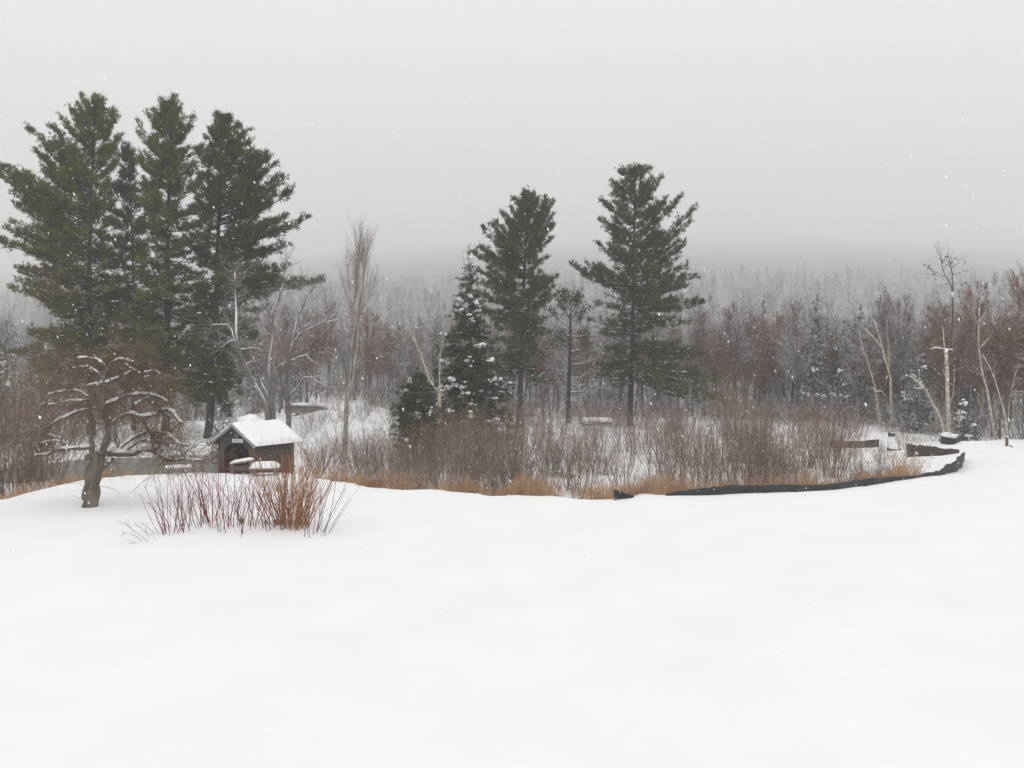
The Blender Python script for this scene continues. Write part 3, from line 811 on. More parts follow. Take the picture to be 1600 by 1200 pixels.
old_limbs = [
    ([(385, 1120), (350, 1000), (290, 900), (240, 780), (215, 680), (200, 540), (175, 430), (165, 330), (165, 240)], 50, 6),
    ([(400, 1120), (385, 920), (370, 760), (376, 600), (360, 480), (400, 400), (420, 300)], 42, 6),
    ([(472, 1120), (480, 900), (505, 780), (512, 680), (560, 610), (640, 570), (700, 540), (770, 490)], 44, 8),
    ([(390, 1060), (365, 965), (330, 890), (295, 800), (285, 740)], 30, 8), ([(480, 1010), (505, 960), (560, 905), (590, 860), (640, 862), (710, 850)], 22, 6),
    ([(640, 862), (690, 890), (722, 896)], 9, 5), ([(512, 690), (525, 580), (535, 500), (560, 470), (590, 380), (650, 330)], 16, 4), ([(425, 1070), (460, 950), (445, 850), (465, 780)], 20, 7),
    ([(215, 690), (190, 610), (160, 552), (50, 555)], 14, 5), ([(230, 700), (265, 690), (320, 690)], 10, 4), ([(505, 770), (560, 742), (610, 730), (645, 778)], 12, 5),
    ([(560, 612), (540, 590), (600, 560), (640, 545)], 9, 4), ([(376, 620), (330, 580), (290, 530)], 10, 4), ([(362, 500), (335, 450), (300, 400)], 10, 3), ([(700, 542), (760, 530), (830, 520)], 8, 4),
    ([(640, 572), (680, 500), (720, 440), (740, 400)], 9, 3), ([(215, 640), (170, 660), (135, 690)], 8, 4), ([(400, 400), (450, 345), (520, 330), (560, 300)], 8, 3), ([(420, 310), (435, 220), (450, 130)], 6, 3),
    ([(380, 880), (410, 820), (440, 790), (520, 760)], 14, 6), ([(240, 800), (270, 770), (300, 765)], 9, 4), ([(470, 940), (430, 860), (400, 790), (410, 700)], 14, 5)]
traced_tree('old_maple', 'crooked many-stemmed bare tree with snow-plastered limbs behind the covered bridge', 52, 418, old_limbs, (0.26667, 320, 360), M['old_bark'], M['old_twig'],
    amp=1.3, ph=1.1, twigs=[(700, .5, 1.9, .3, 1.1, .03, .2, .014, .25, 5), (4200, .25, .8, .4, 1.1, .02, .2, .0085, .15, 2)], snow=(0.008, 3), trunk_limbs=3, wscale=.72)

asp = [([(820, 1330), (826, 1150), (830, 1000), (852, 890)], 30, 22), ([(850, 900), (855, 700), (866, 500), (882, 300), (918, 30)], 17, 3), ([(862, 900), (888, 700), (896, 520), (922, 330), (958, 90)], 16, 3),
       ([(834, 915), (775, 825), (760, 680)], 10, 4), ([(862, 560), (845, 400), (838, 240), (832, 130)], 5, 1.5), ([(896, 520), (930, 420), (950, 280), (962, 160)], 5, 1.5), ([(872, 420), (880, 250), (890, 60)], 6, 2), ([(900, 480), (950, 420), (1000, 290)], 5, 2), ([(862, 520), (830, 420), (808, 300)], 5, 2), ([(885, 420), (900, 220), (940, 60)], 5, 2),
       ([(835, 1000), (890, 970), (950, 962)], 6, 3), ([(880, 900), (905, 840), (930, 960)], 5, 2)]
traced_tree('aspen_tree', 'slender bare aspen with a pale feathery top above the marsh brush', 52, 539, asp, (0.26667, 320, 360), M['aspen_bark'], M['aspen_twig'],
    amp=.35, ph=2.2, twigs=[(330, .5, 1.6, .2, .65, .07, .08, .009, .38, 5), (2400, .3, .8, .2, .65, .05, .1, .006, .1, 2)])

# bare white-barked saplings by the evergreen bush
tz = (0.2, 600, 420)
traced_tree('birch_sapling', 'pale crooked birch stem bending up in front of the snow-dotted spruce', 53, 688, [([(440, 1000), (436, 840), (437, 680), (455, 590), (465, 460), (474, 330)], 12, 5), ([(452, 600), (420, 500), (395, 320)], 6, 3), ([(437, 780), (500, 750), (540, 720)], 5, 2)], tz,
    M['birch_bark'], M['aspen_twig'], amp=.2, ph=.9, twigs=[(60, .3, 1.0, .3, .9, .05, .1, .008, .3, 4), (160, .2, .5, .4, 1, .03, .15, .005, .1, 3)])
traced_tree('bent_birch', 'thin white birch bowed low over the evergreen bush', 52, 687, [([(436, 1010), (425, 955), (375, 905), (335, 840), (318, 770), (290, 700), (262, 630), (215, 520), (180, 400)], 15, 5), ([(350, 830), (320, 760), (300, 720)], 8, 4), ([(425, 955), (470, 950), (500, 935)], 7, 3), ([(262, 630), (200, 420), (190, 180)], 6, 2)], tz,
    M['birch_bark'], M['aspen_twig'], amp=.3, ph=2.9, twigs=[(80, .4, 1.2, .3, .8, .06, .1, .008, .3, 4), (260, .2, .6, .4, 1, .03, .15, .005, .1, 3)], snow=(.008, 0))

# half-dead pine
tz = (1 / 2.726, 820, 240)
dl = [([(185, 1120), (188, 1000), (192, 850), (196, 700), (196, 600)], 24, 4)]
for a_, b_, c_, d_ in [(740, 100, 660, 11), (720, 270, 650, 0), (780, 120, 740, 0), (820, 90, 690, 0), (860, 100, 800, 0), (900, 285, 870, 0), (940, 110, 850, 0), (960, 290, 920, 0), (1000, 120, 900, 0), (850, 270, 800, 0), (1020, 300, 990, 0), (700, 150, 620, 0), (680, 235, 610, 0), (1040, 110, 960, 0), (780, 285, 760, 0), (930, 80, 900, 0), (640, 165, 585, 0), (655, 228, 590, 0), (760, 235, 690, 0), (880, 250, 850, 0), (980, 250, 985, 0), (830, 140, 770, 0), (890, 130, 830, 0), (960, 140, 905, 0), (1060, 260, 1030, 0)]:
    dl.append(([(192, a_), ((192 + b_) / 2, (a_ + c_) / 2 + 12), (b_, c_)], 6 + 2 * math.sin(a_), 2))
hd, P_, R_2 = traced_tree('dying_pine', 'half-dead pine with bare snow-lined branches between the two green pines', 76, 888, dl, tz, M['pine_bark'], M['old_bark'], amp=1.2, ph=.5,
    twigs=[(420, .4, 1.7, .3, 1.0, .0, .14, .014, .2, 4), (2000, .2, .7, .4, 1, .0, .15, .009, .1, 2)], snow=(.006, 1))
rg = rng_for('dying')
bi = rg.integers(1, len(P_), 2200); pp, TT = along(P_, bi, rg.uniform(.4, 1, 2200))
ok = (np.abs(pp[:, 2] - (EYE - (533 - HZ) * 76 / F - hd.location.z)) < .6) | (pp[:, 2] > 9.0)
mb = MB(); mb.needles(pp[ok] + rg.normal(0, .25, (ok.sum(), 3)), TT[ok] + np.array([0, 0, .5]), .27, .05, 6, rg)
mb.build('crown', M['needle_b'], hd, smooth=False)

# right-hand wood edge
tz = (0.125, 1440, 370)
tall = [([(345, 2480), (352, 1900), (370, 1200), (385, 680)], 50, 18), ([(385, 690), (375, 580), (325, 490), (302, 400), (300, 270), (310, 150)], 18, 5), ([(388, 690), (408, 600), (420, 400), (405, 280), (390, 160)], 18, 5), ([(322, 490), (230, 445), (110, 395), (60, 370)], 9, 4), ([(330, 490), (200, 485), (100, 460)], 7, 3),
        ([(370, 585), (260, 590), (190, 620)], 8, 3), ([(412, 470), (520, 445), (600, 410), (690, 390)], 9, 3), ([(420, 380), (500, 330), (580, 270), (620, 280)], 8, 3), ([(400, 655), (500, 655), (600, 665), (680, 620)], 9, 3), ([(415, 600), (470, 565), (560, 550), (640, 560)], 7, 3), ([(340, 475), (420, 440)], 6, 3), ([(302, 420), (340, 360), (380, 340)], 6, 3),
        ([(300, 290), (340, 265), (400, 300)], 5, 3), ([(420, 410), (440, 300), (430, 200)], 6, 3), ([(360, 880), (250, 865), (150, 880), (0, 910)], 10, 4), ([(385, 890), (470, 865), (560, 840)], 9, 4)]
tt, P_, R_2 = traced_tree('popple_tree', 'tall bare tree with a forked open top and a few clinging leaves', 62, 1483, tall, tz, M['dark_bark'], M['old_twig'], amp=.9, ph=.3,
    twigs=[(170, .3, 1.1, .3, 1.0, .03, .14, .012, .3, 4), (520, .15, .5, .4, 1, .02, .15, .007, .2, 3)])
rg = rng_for('leaf'); bi = rg.integers(1, len(P_), 70); pp, TT = along(P_, bi, rg.uniform(.6, 1, 70))
mb = MB(); mb.needles(pp + rg.normal(0, .22, (70, 3)), rg.normal(size=(70, 3)), .13, .1, 3, rg); mb.build('leaf', M['dry_leaf'], tt, smooth=False)
tt.children[-1]['kind'] = 'stuff'
tz = (1 / 6, 1400, 520)
traced_tree('birch_snag', 'pale broken birch snag with a snow-topped stub arm at the edge of the drive', 58, 1482, [([(500, 960), (495, 800), (490, 600), (480, 400), (470, 150)], 44, 26), ([(480, 160), (410, 145), (350, 140), (305, 155)], 9, 5), ([(485, 165), (510, 155), (535, 162)], 10, 6), ([(490, 300), (460, 200), (440, 0), (425, -60)], 20, 8), ([(500, 700), (545, 560), (550, 300)], 10, 4), ([(480, 420), (440, 350), (430, 330)], 8, 4)], tz,
    M['birch_bark'], M['old_twig'], amp=.15, ph=.3, twigs=[(50, .3, .9, .4, 1.2, .03, .12, .01, .2, 4), (120, .2, .5, .4, 1, 0, .15, .006, .2, 3)], snow=(.02, 1))
traced_tree('leaning_birch', 'snow-lined white birch leaning out left from the foot of the snag', 58, 1477, [([(462, 960), (450, 880), (400, 750), (345, 670), (295, 570), (265, 515), (210, 480), (105, 400)], 30, 9), ([(265, 515), (215, 440), (195, 330), (175, 230)], 12, 4), ([(240, 490), (180, 420), (120, 380)], 8, 4), ([(255, 520), (200, 520), (150, 515)], 7, 3)], tz,
    M['birch_bark'], M['old_twig'], amp=.3, ph=1.3, twigs=[(70, .3, 1.0, .3, 1.0, .03, .12, .01, .3, 4), (200, .2, .5, .4, 1, 0, .15, .006, .2, 3)], snow=(.02, 0))
traced_tree('stem_birch', 'long pale birch stem curving up through the brown twigs by the drive', 59, 1557, [([(940, 1000), (900, 830), (860, 560), (820, 400), (800, 200), (790, 0), (795, -180), (790, -300)], 26, 6), ([(815, 130), (860, 80), (910, 20)], 10, 4), ([(795, -100), (840, -170), (880, -260)], 8, 3), ([(798, -60), (750, -140), (730, -240)], 7, 3), ([(850, 480), (800, 380), (740, 300)], 7, 3)], tz,
    M['birch_bark'], M['old_twig'], amp=.2, ph=2.3, twigs=[(110, .3, 1.2, .3, 1.0, .04, .12, .01, .3, 4), (300, .2, .6, .4, 1, 0, .15, .006, .2, 3)])
traced_tree('thin_birch', 'thin pale leaning birch beside the black fence end by the drive', 56, 1575, [([(1050, 1080), (1040, 900), (1010, 690), (985, 600), (940, 440), (890, 320), (830, 200)], 20, 6), ([(1005, 690), (975, 650)], 8, 4), ([(1045, 880), (1060, 700), (1100, 500), (1150, 300)], 9, 4), ([(940, 440), (930, 340), (950, 250)], 6, 3)], tz,
    M['birch_bark'], M['old_twig'], amp=.25, ph=3.3, twigs=[(90, .3, 1.0, .3, 1.0, .04, .12, .01, .3, 4), (260, .2, .6, .4, 1, 0, .15, .006, .2, 3)])
tz = (1 / 3, 1240, 360)
traced_tree('forked_birch', 'leaning pale birch trunk forking beneath the snow-topped spruce', 70, 1394, [([(462, 880), (458, 690), (420, 580), (395, 500), (370, 420)], 14, 5), ([(405, 545), (370, 510), (330, 460)], 10, 4), ([(450, 650), (440, 520), (430, 420)], 8, 3)], tz, M['birch_bark'], M['old_twig'], amp=.3, ph=.3, twigs=[(60, .3, 1.0, .3, 1.0, .04, .12, .01, .3, 4), (200, .2, .6, .4, 1, 0, .15, .006, .2, 3)], snow=(.01, 0))
traced_tree('bowed_birch', 'bowed pale birch trunk in red-brown twigs left of the forked leaning trunk', 71, 1375, [([(410, 900), (385, 760), (370, 690), (345, 610), (315, 530), (305, 470)], 11, 4), ([(385, 760), (410, 750), (440, 780)], 6, 3)], tz, M['birch_bark'], M['old_twig'], amp=.3, ph=1.3, twigs=[(60, .3, 1.0, .3, 1.0, .04, .12, .01, .3, 4), (200, .2, .6, .4, 1, 0, .15, .006, .2, 3)], snow=(.01, 0))

# ---------------------------------------------------------------- generic bare trees of the wood
def bare(name, H_, r0, rng, bark, twig, n1=26, n2=190, n3=1300, ang=(.35, .9), up=.08, start=.3, spread=.3, tw=.009):
    root = thing(name, 'x', 'tree')
    trunk = grow(np.array([[0, 0, -.2]]), np.array([[rng.normal() * .06, rng.normal() * .06, 1]]), np.array([H_]), 10, .045, .05, rng)
    rt = np.linspace(1, .1, 10)[None] * r0
    mb = MB(); mb.tubes(trunk, rt, 7); mb.build('trunk', bark, root)
    i0 = np.zeros(n1, int); t = start + (1 - start) * rng.uniform(0, 1, n1)
    p, T = along(trunk, i0, t)
    l1 = H_ * spread * (1.15 - t) * rng.uniform(.6, 1.3, n1) + .5
    B = grow(p, spread_dirs(T, rng.uniform(*ang, n1), rng), l1, 6, .10, up, rng)
    rb = np.minimum(along_r(rt, i0, t) * .6, .012 * l1 + .012)[:, None] * np.linspace(1, .3, 6)[None]
    mbt = MB(); mbt.tubes(B, rb, 4)
    i1 = rng.choice(n1, n2, p=l1 / l1.sum()); t = .15 + .85 * rng.uniform(0, 1, n2)
    p, T = along(B, i1, t)
    l2 = l1[i1] * .45 * (1.1 - t * .6) * rng.uniform(.5, 1.2, n2) + .2
    C = grow(p, spread_dirs(T, rng.uniform(.3, .9, n2), rng), l2, 4, .12, up * .8, rng)
    mbt.tubes(C, (.014 * np.linspace(1, .5, 4))[None].repeat(n2, 0), 3)
    i2 = rng.choice(n2, n3, p=l2 / l2.sum()); t = rng.uniform(.1, 1, n3)
    p, T = along(C, i2, t)
    D = grow(p, spread_dirs(T, rng.uniform(.25, .9, n3), rng), l2[i2] * rng.uniform(.3, .7, n3) + .15, 3, .12, up * .5, rng)
    mbt.tubes(D, (tw * np.linspace(1, .5, 3))[None].repeat(n3, 0), 3)
    mbt.build('crown', twig, root)
    return root

def seedlist(base, n, **kw):
    return [bare(base[0], base[1] * (0.9 + .2 * k / max(n - 1, 1)), base[2], rng_for(base[0] + str(k)), M[base[3]], M[base[4]], **kw) for k in range(n)]

kinds = {
    'grey': (seedlist(('grey_bare_tree', 10.0, .13, 'grey_tree', 'grey_tree'), 4), 'grey bare tree dusted with snow in the hazy wood beyond the marsh', 'grey bare trees of the wood'),
    'red': (seedlist(('red_bare_tree', 9.0, .11, 'grey_tree', 'red_tree'), 3, n3=1500, up=.12), 'bare tree with dull red twig tips in the hazy wood beyond the marsh', 'red-twigged trees of the wood'),
    'brown': (seedlist(('brown_bare_tree', 8.5, .10, 'brown_tree', 'brown_tree'), 3, n3=1700, up=.10), 'bushy brown-twigged bare tree at the edge of the wood', 'brown bare trees of the wood'),
    'birch': (seedlist(('slim_birch', 9.5, .085, 'birch_bark', 'grey_tree'), 2, n1=16, n2=90, n3=600, spread=.2), 'slim pale-barked birch among the grey trees of the wood', 'slim birches of the wood'),
}
def wood_spruces():
    out_ = []
    for k in range(3):
        rg_ = rng_for('ws%d' % k)
        out_.append(spruce('wood_spruce', 'x', 9.0 + k, 1.7 + .3 * k, M['spruce_snow'], rg_, 18, 7, 5, .27, .3, 50, 0, .04, m=4, blob=(.1, .22)))
    return out_
kinds['spruce'] = (wood_spruces(), 'snow-dusted spruce fading into the grey of the wood', 'spruces of the wood')
used = {}
def plant(kind, px, d, sc, rng):
    lst, label, group = kinds[kind]
    k = rng.integers(0, len(lst)); src = lst[k]
    x, y, z = place(px, d)
    rz = rng.uniform(0, 6.28)
    key = (kind, int(k))
    if key not in used:
        used[key] = 1
        src.location = (x, y, z); src.rotation_euler = (0, 0, rz); src.scale = (sc, sc, sc)
        tag(src, label, 'tree', group)
        return src
    return copy_tree(src, (x, y, z), rz, sc, None, label, group)

rg = rng_for('wood')
def wood_front(px):
    return np.interp(px, [-100, 300, 420, 640, 900, 1150, 1250, 1400, 1480, 1600, 1750], [84, 84, 90, 92, 88, 86, 80, 74, 68, 60, 58])
n_w = 0
pos = []
while n_w < 410:
    px = rg.uniform(-60, 1660) if rg.uniform() < .68 else rg.uniform(1080, 1680)
    if px < 330 and rg.uniform() < .5: continue
    f0 = float(wood_front(px))
    d = f0 + 52 * rg.uniform() ** 1.5
    x = X(px, d)
    if pos and min((x - a) ** 2 + (d - b) ** 2 for a, b in pos) < 1.6: continue
    pos.append((x, d))
    u_ = rg.uniform()
    right = np.clip((px - 1150) / 350, 0, 1)
    left = px < 120
    if left: kind = 'spruce' if u_ < .45 else 'grey'
    elif u_ < .07: kind = 'spruce'
    elif u_ < .13: kind = 'birch'
    elif u_ < .13 + .32 + .15 * right: kind = 'red'
    elif u_ < .58 + .35 * right: kind = 'brown'
    else: kind = 'grey'
    sc = rg.uniform(.78, 1.12) * (1.0 if px < 1250 else .98)
    if kind == 'spruce': sc *= .9
    if kind in ('red', 'brown'): sc *= 1.08
    plant(kind, px, d, sc, rg)
    n_w += 1

# the far wooded hillside: one mass of small bare trees and spruces
def far_wood():
    rg = rng_for('far')
    temps = []
    for k in range(7):
        mb = MB()
        if k < 5:
            tr = grow(np.array([[0, 0, -.2]]), np.array([[0, 0, 1.0]]), np.array([9.5]), 4, .05, .05, rg)
            mb.tubes(tr, np.linspace(.14, .03, 4)[None], 3)
            t = rg.uniform(.25, 1, 24); p, T = along(tr, np.zeros(24, int), t)
            B = grow(p, spread_dirs(T, rg.uniform(.3, .9, 24), rg), 3.0 * (1.2 - t), 3, .12, .1, rg)
            mb.needles(B[:, 0], B[:, -1] - B[:, 0], 2.2, .10, 1, rg, .1)
            i2 = rg.integers(0, 24, 95); p, T = along(B, i2, rg.uniform(.2, 1, 95))
            mb.needles(p, spread_dirs(T, rg.uniform(.3, .9, 95), rg), 1.3, .06, 1, rg, .15)
        else:
            n = 120; h = rg.uniform(0.05, 1, n); a = rg.uniform(0, 6.28, n); r = 1.9 * (1 - h) * np.sqrt(rg.uniform(0.1, 1, n))
            P = np.stack([np.cos(a) * r, np.sin(a) * r, h * 10], -1)
            mb.needles(P, np.stack([np.cos(a), np.sin(a), -.2 + 0 * a], -1), .75, .32, 1, rg, .5)
        temps.append((np.concatenate(mb.v), mb.f))
    mb1, mb2 = MB(), MB()
    for k in range(2500):
        d = 128 + 800 * rg.uniform() ** 1.25
        x = rg.uniform(-.66, .66) * d
        i = int(rg.choice(7, p=[.17, .17, .17, .17, .14, .09, .09]))
        V0, fs = temps[i]
        a = rg.uniform(0, 6.28); s_ = rg.uniform(.8, 1.2) * (1 + .5 * min(1, max(0, (d - 200) / 300)))
        c, si = math.cos(a) * s_, math.sin(a) * s_
        V = np.stack([V0[:, 0] * c - V0[:, 1] * si + x, V0[:, 0] * si + V0[:, 1] * c + d, V0[:, 2] * s_ + gz(x, d)], -1)
        t = mb1 if i < 5 else mb2
        for f in fs: t.f.append(f + t.n); t.m.append(0)
        t.v.append(V); t.n += len(V)
    tag(mb1.build('far_wood', M['far_tree']), 'grey mass of bare trees on the foggy hillside', 'forest', kind='stuff')
    tag(mb2.build('far_spruce_wood', M['spruce'], smooth=False), 'dim spruces scattered through the foggy hillside forest', 'forest', kind='stuff')
far_wood()

# ---------------------------------------------------------------- marsh shrubs, brush, grass
def shrub_mesh(rng, n, h, rb, lean, n_tw, mb=None, tr=None, r=.008, tw=.0045, upb=.08, light=False):
    mb = mb or MB()
    a = rng.uniform(0, 6.28, n); rad = rb * np.sqrt(rng.uniform(0, 1, n))
    o = np.stack([np.cos(a) * rad, np.sin(a) * rad, np.full(n, -.1)], -1)
    a2 = a + rng.normal(0, .7, n); le = lean * rng.uniform(.1, 1.0, n)
    d = np.stack([np.cos(a2) * le, np.sin(a2) * le, np.ones(n)], -1)
    hh = h * rng.uniform(.55, 1.05, n)
    S = grow(o, d, hh, 5, .07, upb, rng)
    i = rng.integers(0, n, n_tw); t = rng.uniform(.3, 1, n_tw)
    p, T = along(S, i, t)
    W = grow(p, spread_dirs(T, rng.uniform(.25, .75, n_tw), rng), hh[i] * .35 * (1.2 - t) * rng.uniform(.5, 1.2, n_tw) + .12, 3, .1, .06, rng)
    if tr is not None:
        S = tr(S); W = tr(W)
    if light:
        mb.tubes(S[:, ::2], (r * np.linspace(1, .45, 3))[None].repeat(n, 0) * rng.uniform(.7, 1.4, (n, 1)), 3)
        ww = W[:, -1] - W[:, 0]; sd = unit(np.cross(ww, rng.normal(size=ww.shape))) * tw
        mb.add(np.stack([W[:, 0] - sd, W[:, 0] + sd, W[:, -1] + sd * .4], 1), np.arange(n_tw * 3).reshape(-1, 3))
        return mb
    mb.tubes(S, (r * np.linspace(1, .45, 5))[None].repeat(n, 0) * rng.uniform(.5, 1.6, (n, 1)), 3)
    mb.tubes(W, (tw * np.linspace(1, .6, 3))[None].repeat(n_tw, 0), 3, 1)
    return mb

SH = {}
for kname, mt, nv in (('grey', 'shrub_grey', 4), ('red', 'shrub_red', 3), ('brown', 'shrub_brown', 3)):
    SH[kname] = [shrub_mesh(rng_for(kname + str(k)), 13 + 4 * k, 2.7, .4 + .1 * k, .6, 130 + 30 * k, None, None, .0095, .0036).mesh(kname + '_shrub', [M['shrub_stem'], M[mt]]) for k in range(nv)]
SLAB = {'grey': ('bare grey-brown shrub with many upright stems in the snowy marsh', 'grey-brown marsh shrubs'),
        'red': ('bare shrub with dull reddish upright stems in the snowy marsh', 'reddish marsh shrubs'),
        'brown': ('bare tan-brown shrub with fine stems in the snowy marsh', 'tan-brown marsh shrubs')}
def shrub_obj(kind, x, y, sc, scz, rng, names={'grey': 'marsh_shrub', 'red': 'reddish_shrub', 'brown': 'tan_shrub'}):
    o = bpy.data.objects.new(names[kind], SH[kind][rng.integers(0, len(SH[kind]))])
    col.objects.link(o)
    o.location = (x, y, gz(x, y) - .02); o.rotation_euler = (0, 0, rng.uniform(0, 6.28)); o.scale = (sc, sc, scz)
    return tag(o, SLAB[kind][0], 'shrub', SLAB[kind][1])

rg = rng_for('marsh')
def marsh_height(px):
    return np.interp(px, [0, 60, 140, 470, 560, 640, 700, 860, 960, 1100, 1180, 1240, 1300, 1380, 1460], [1.3, 1.25, .95, .75, .75, .85, 1.15, 1.1, .85, 1.0, 1.2, .8, .95, .6, .5])
def marsh_density(px, d, s):
    base = np.interp(px, [-60, 0, 130, 150, 460, 480, 640, 900, 1000, 1240, 1300, 1340, 1420, 1470], [.7, .9, .8, .6, .35, .75, 1, 1, .8, 1, .75, .5, .25, .1])
    return base * np.interp(d, [30, 40, 52, 62, 80], [1, 1, .75, .45, .35])
cand = []
while len(cand) < 570:
    px = rg.uniform(-60, 1470); d = rg.uniform(30, 80)
    if rg.uniform() > d / 80: continue
    s_ = d - float(edge_d((px - 800) / F))
    if s_ < 2.0: continue
    x = X(px, d)
    if ((x + 20.8) / 9) ** 2 + ((d - 50) / 9) ** 2 < 1: continue
    if -14.5 < x < -7.5 and 36 < d < 44: continue
    if rg.uniform() > marsh_density(px, d, s_): continue
    cand.append((d, px, x, s_))
cand.sort()
rest = MB(); rest2 = MB()
cnt = {'grey': 0, 'red': 0, 'brown': 0}
for k, (d, px, x, s_) in enumerate(cand):
    sc = rg.uniform(.8, 1.2); scz = float(marsh_height(px)) * rg.uniform(.65, 1.15)
    scz *= np.interp(s_, [2, 7], [.6, 1.0])
    u_ = rg.uniform()
    redw = np.interp(px, [0, 900, 1100, 1300], [.25, .3, .5, .55])
    kind = 'red' if u_ < redw else ('brown' if u_ < redw + .3 else 'grey')
    if k < 300:
        shrub_obj(kind, x, d, sc, scz, rg)
    else:
        z = gz(x, d)
        def tr(Q, x=x, d=d, z=z, sc=sc, scz=scz): return Q * np.array([sc, sc, scz]) + np.array([x, d, z])
        shrub_mesh(rg, 16, 2.6, .45, .55, 120, rest if kind != 'red' else rest2, tr, .008, .006, light=True)
tag(rest.build('distant_brush', M['shrub_grey']), 'thin grey-brown brush covering the far side of the marsh', 'brush', kind='stuff')
tag(rest2.build('distant_red_brush', M['shrub_red']), 'thin reddish brush covering the far side of the marsh', 'brush', kind='stuff')

# undergrowth at the foot of the wood
ug = MB()
for k in range(620):
    px = rg.uniform(-60, 1660); d = float(wood_front(px)) - 6 + 34 * rg.uniform() ** 1.4
    x = X(px, d); z = gz(x, d); sc = rg.uniform(.9, 1.6)
    def tr(Q): return Q * np.array([sc, sc, sc * .9]) + np.array([x, d, z])
    shrub_mesh(rg, 14, 2.4, .6, .8, 130, ug, tr, .014, .011, light=True)
tag(ug.build('undergrowth', M['grey_tree']), 'tangled snowy undergrowth at the foot of the wood', 'brush', kind='stuff')

def grass(name, n, s0, s1, p0, p1, h, mat, label, seed, wid=.012, clump=7):
    rng = rng_for(seed)
    nc = n // clump
    px = rng.uniform(p0, p1, nc); u = (px - 800) / F
    s = s0 + (s1 - s0) * rng.uniform(0, 1, nc) ** 1.4
    d = edge_d(u) + s
    x = u * d
    keep = ~((x > -14) & (x < -8) & (d > 36.5) & (d < 43)) & (((x + 20.8) / 9) ** 2 + ((d - 50) / 9) ** 2 > 1)
    nz = np.sin(x * 1.1 + 2) + np.sin(x * 2.7 + d) + rng.normal(0, .8, nc)
    keep &= nz > -.45
    x, d = x[keep], d[keep]
    x = np.repeat(x, clump) + rng.normal(0, .10, len(x) * clump); d = np.repeat(d, clump) + rng.normal(0, .10, len(d) * clump)
    N = len(x)
    b = np.stack([x, d, terr(x, d) - .03], -1)
    a = rng.uniform(0, 6.28, N); le = rng.uniform(.05, .55, N)
    hv = h * rng.uniform(.35, 1.15, N) * (.8 + .3 * np.sin(x * 1.9) * np.sin(x * .63 + 1) + .1 * np.sin(x * 5.3))
    dr = np.stack([np.cos(a) * le, np.sin(a) * le, np.ones(N)], -1)
    sd = np.stack([-np.sin(a + rng.normal(0, .8, N)), np.cos(a), np.zeros(N)], -1) * wid * .5
    m1 = b + dr * (hv * .6)[:, None]
    tp = b + dr * hv[:, None] + np.stack([np.cos(a) * le, np.sin(a) * le, -.5 * le], -1) * (hv * .35)[:, None]
    V = np.stack([b - sd, b + sd, m1 + sd * .8, m1 - sd * .8, tp], 1)
    mb = MB(); i = np.arange(N)[:, None] * 5
    mb.add(V, i + np.array([[0, 1, 2, 3]])); mb.f.append(i + np.array([[3, 2, 4]])); mb.m.append(0)
    return tag(mb.build(name, mat, smooth=False), label, 'grass', kind='stuff')
grass('dry_grass', 38000, .35, 7.5, 470, 1440, .98, M['grass'], 'rusty dry grass along the lawn edge', 'g1')
grass('pond_grass', 7000, .4, 7, -60, 330, .7, M['grass'], 'rusty dry grass on the shore of the pond', 'g2')
grass('marsh_grass', 16000, 5, 36, 460, 1460, .6, M['shrub_brown'], 'sparse tan stalks standing through the marsh snow', 'g3', .010, 5)


# ---------------------------------------------------------------- covered garden bridge
def prism(poly, y0, y1):
    """polygon in x,z extruded from y0 to y1"""
    n = len(poly)
    V = [(x, y0, z) for x, z in poly] + [(x, y1, z) for x, z in poly]
    return V, [list(range(n))[::-1]], [list(range(n, 2 * n))], [[k, (k + 1) % n, n + (k + 1) % n, n + k] for k in range(n)]
def add_prism(mb, poly, y0, y1):
    V, a, b, q = prism(poly, y0, y1)
    n0 = mb.n
    mb.add(V, a)
    mb.f.append(np.array(b) + n0); mb.m.append(0)
    mb.f.append(np.array(q) + n0); mb.m.append(0)

bx, by = X(369, 39.0), 39.0
br = thing('covered_bridge', 'small weathered covered footbridge with a thick snow roof behind the apple tree', 'bridge', (bx, by, -0.02), R(-27))
HW, LEN, EAVE, PEAK = 1.08, 2.55, 1.22, 1.95
rg = rng_for('bridge')
gab = lambda x: PEAK - (PEAK - EAVE) * abs(x) / HW
def opening(x):
    x = abs(x)
    return None if x >= .80 else (1.12 if x < .42 else 1.12 - (x - .42) * 1.0)
def board_gable(y0):
    w = 2 * HW / 12
    for k in range(12):
        x0, x1 = -HW + k * w + .004, -HW + (k + 1) * w - .004
        xm = (x0 + x1) / 2
        o = opening(xm)
        b0, b1 = (-.8, -.8) if o is None else (opening(np.clip(x0, -.79, .79)), opening(np.clip(x1, -.79, .79)))
        poly = [(x0, b0), (x1, b1), (x1, gab(x1) - .01)]
        if x0 < 0 < x1: poly.append((0, PEAK - .01))
        poly.append((x0, gab(x0) - .01))
        j = rg.uniform(-.006, .006)
        mb = MB(); add_prism(mb, poly, y0 + j, y0 + .03 + j)
        o_ = mb.build('gable_board', M['board_warm'] if abs(xm) > .8 else M['board'], br, smooth=False)
board_gable(0.0); board_gable(LEN - .03)
w = (LEN - .08) / 14
for sx in (-1, 1):
    for k in range(14):
        y0 = .035 + k * w
        mb = MB(); mb.box((sx * (HW - .02) + rg.uniform(-.005, .005), y0 + w / 2, (EAVE - .8) / 2), (.03, w - .008, EAVE + .8))
        mb.build('side_board', M['board'] if rg.uniform() < .8 else M['board_warm'], br, smooth=False)
mb = MB(); mb.box((0, LEN / 2, -.05), (2 * HW - .1, LEN + .2, .08)); mb.build('deck', M['board'], br, smooth=False)
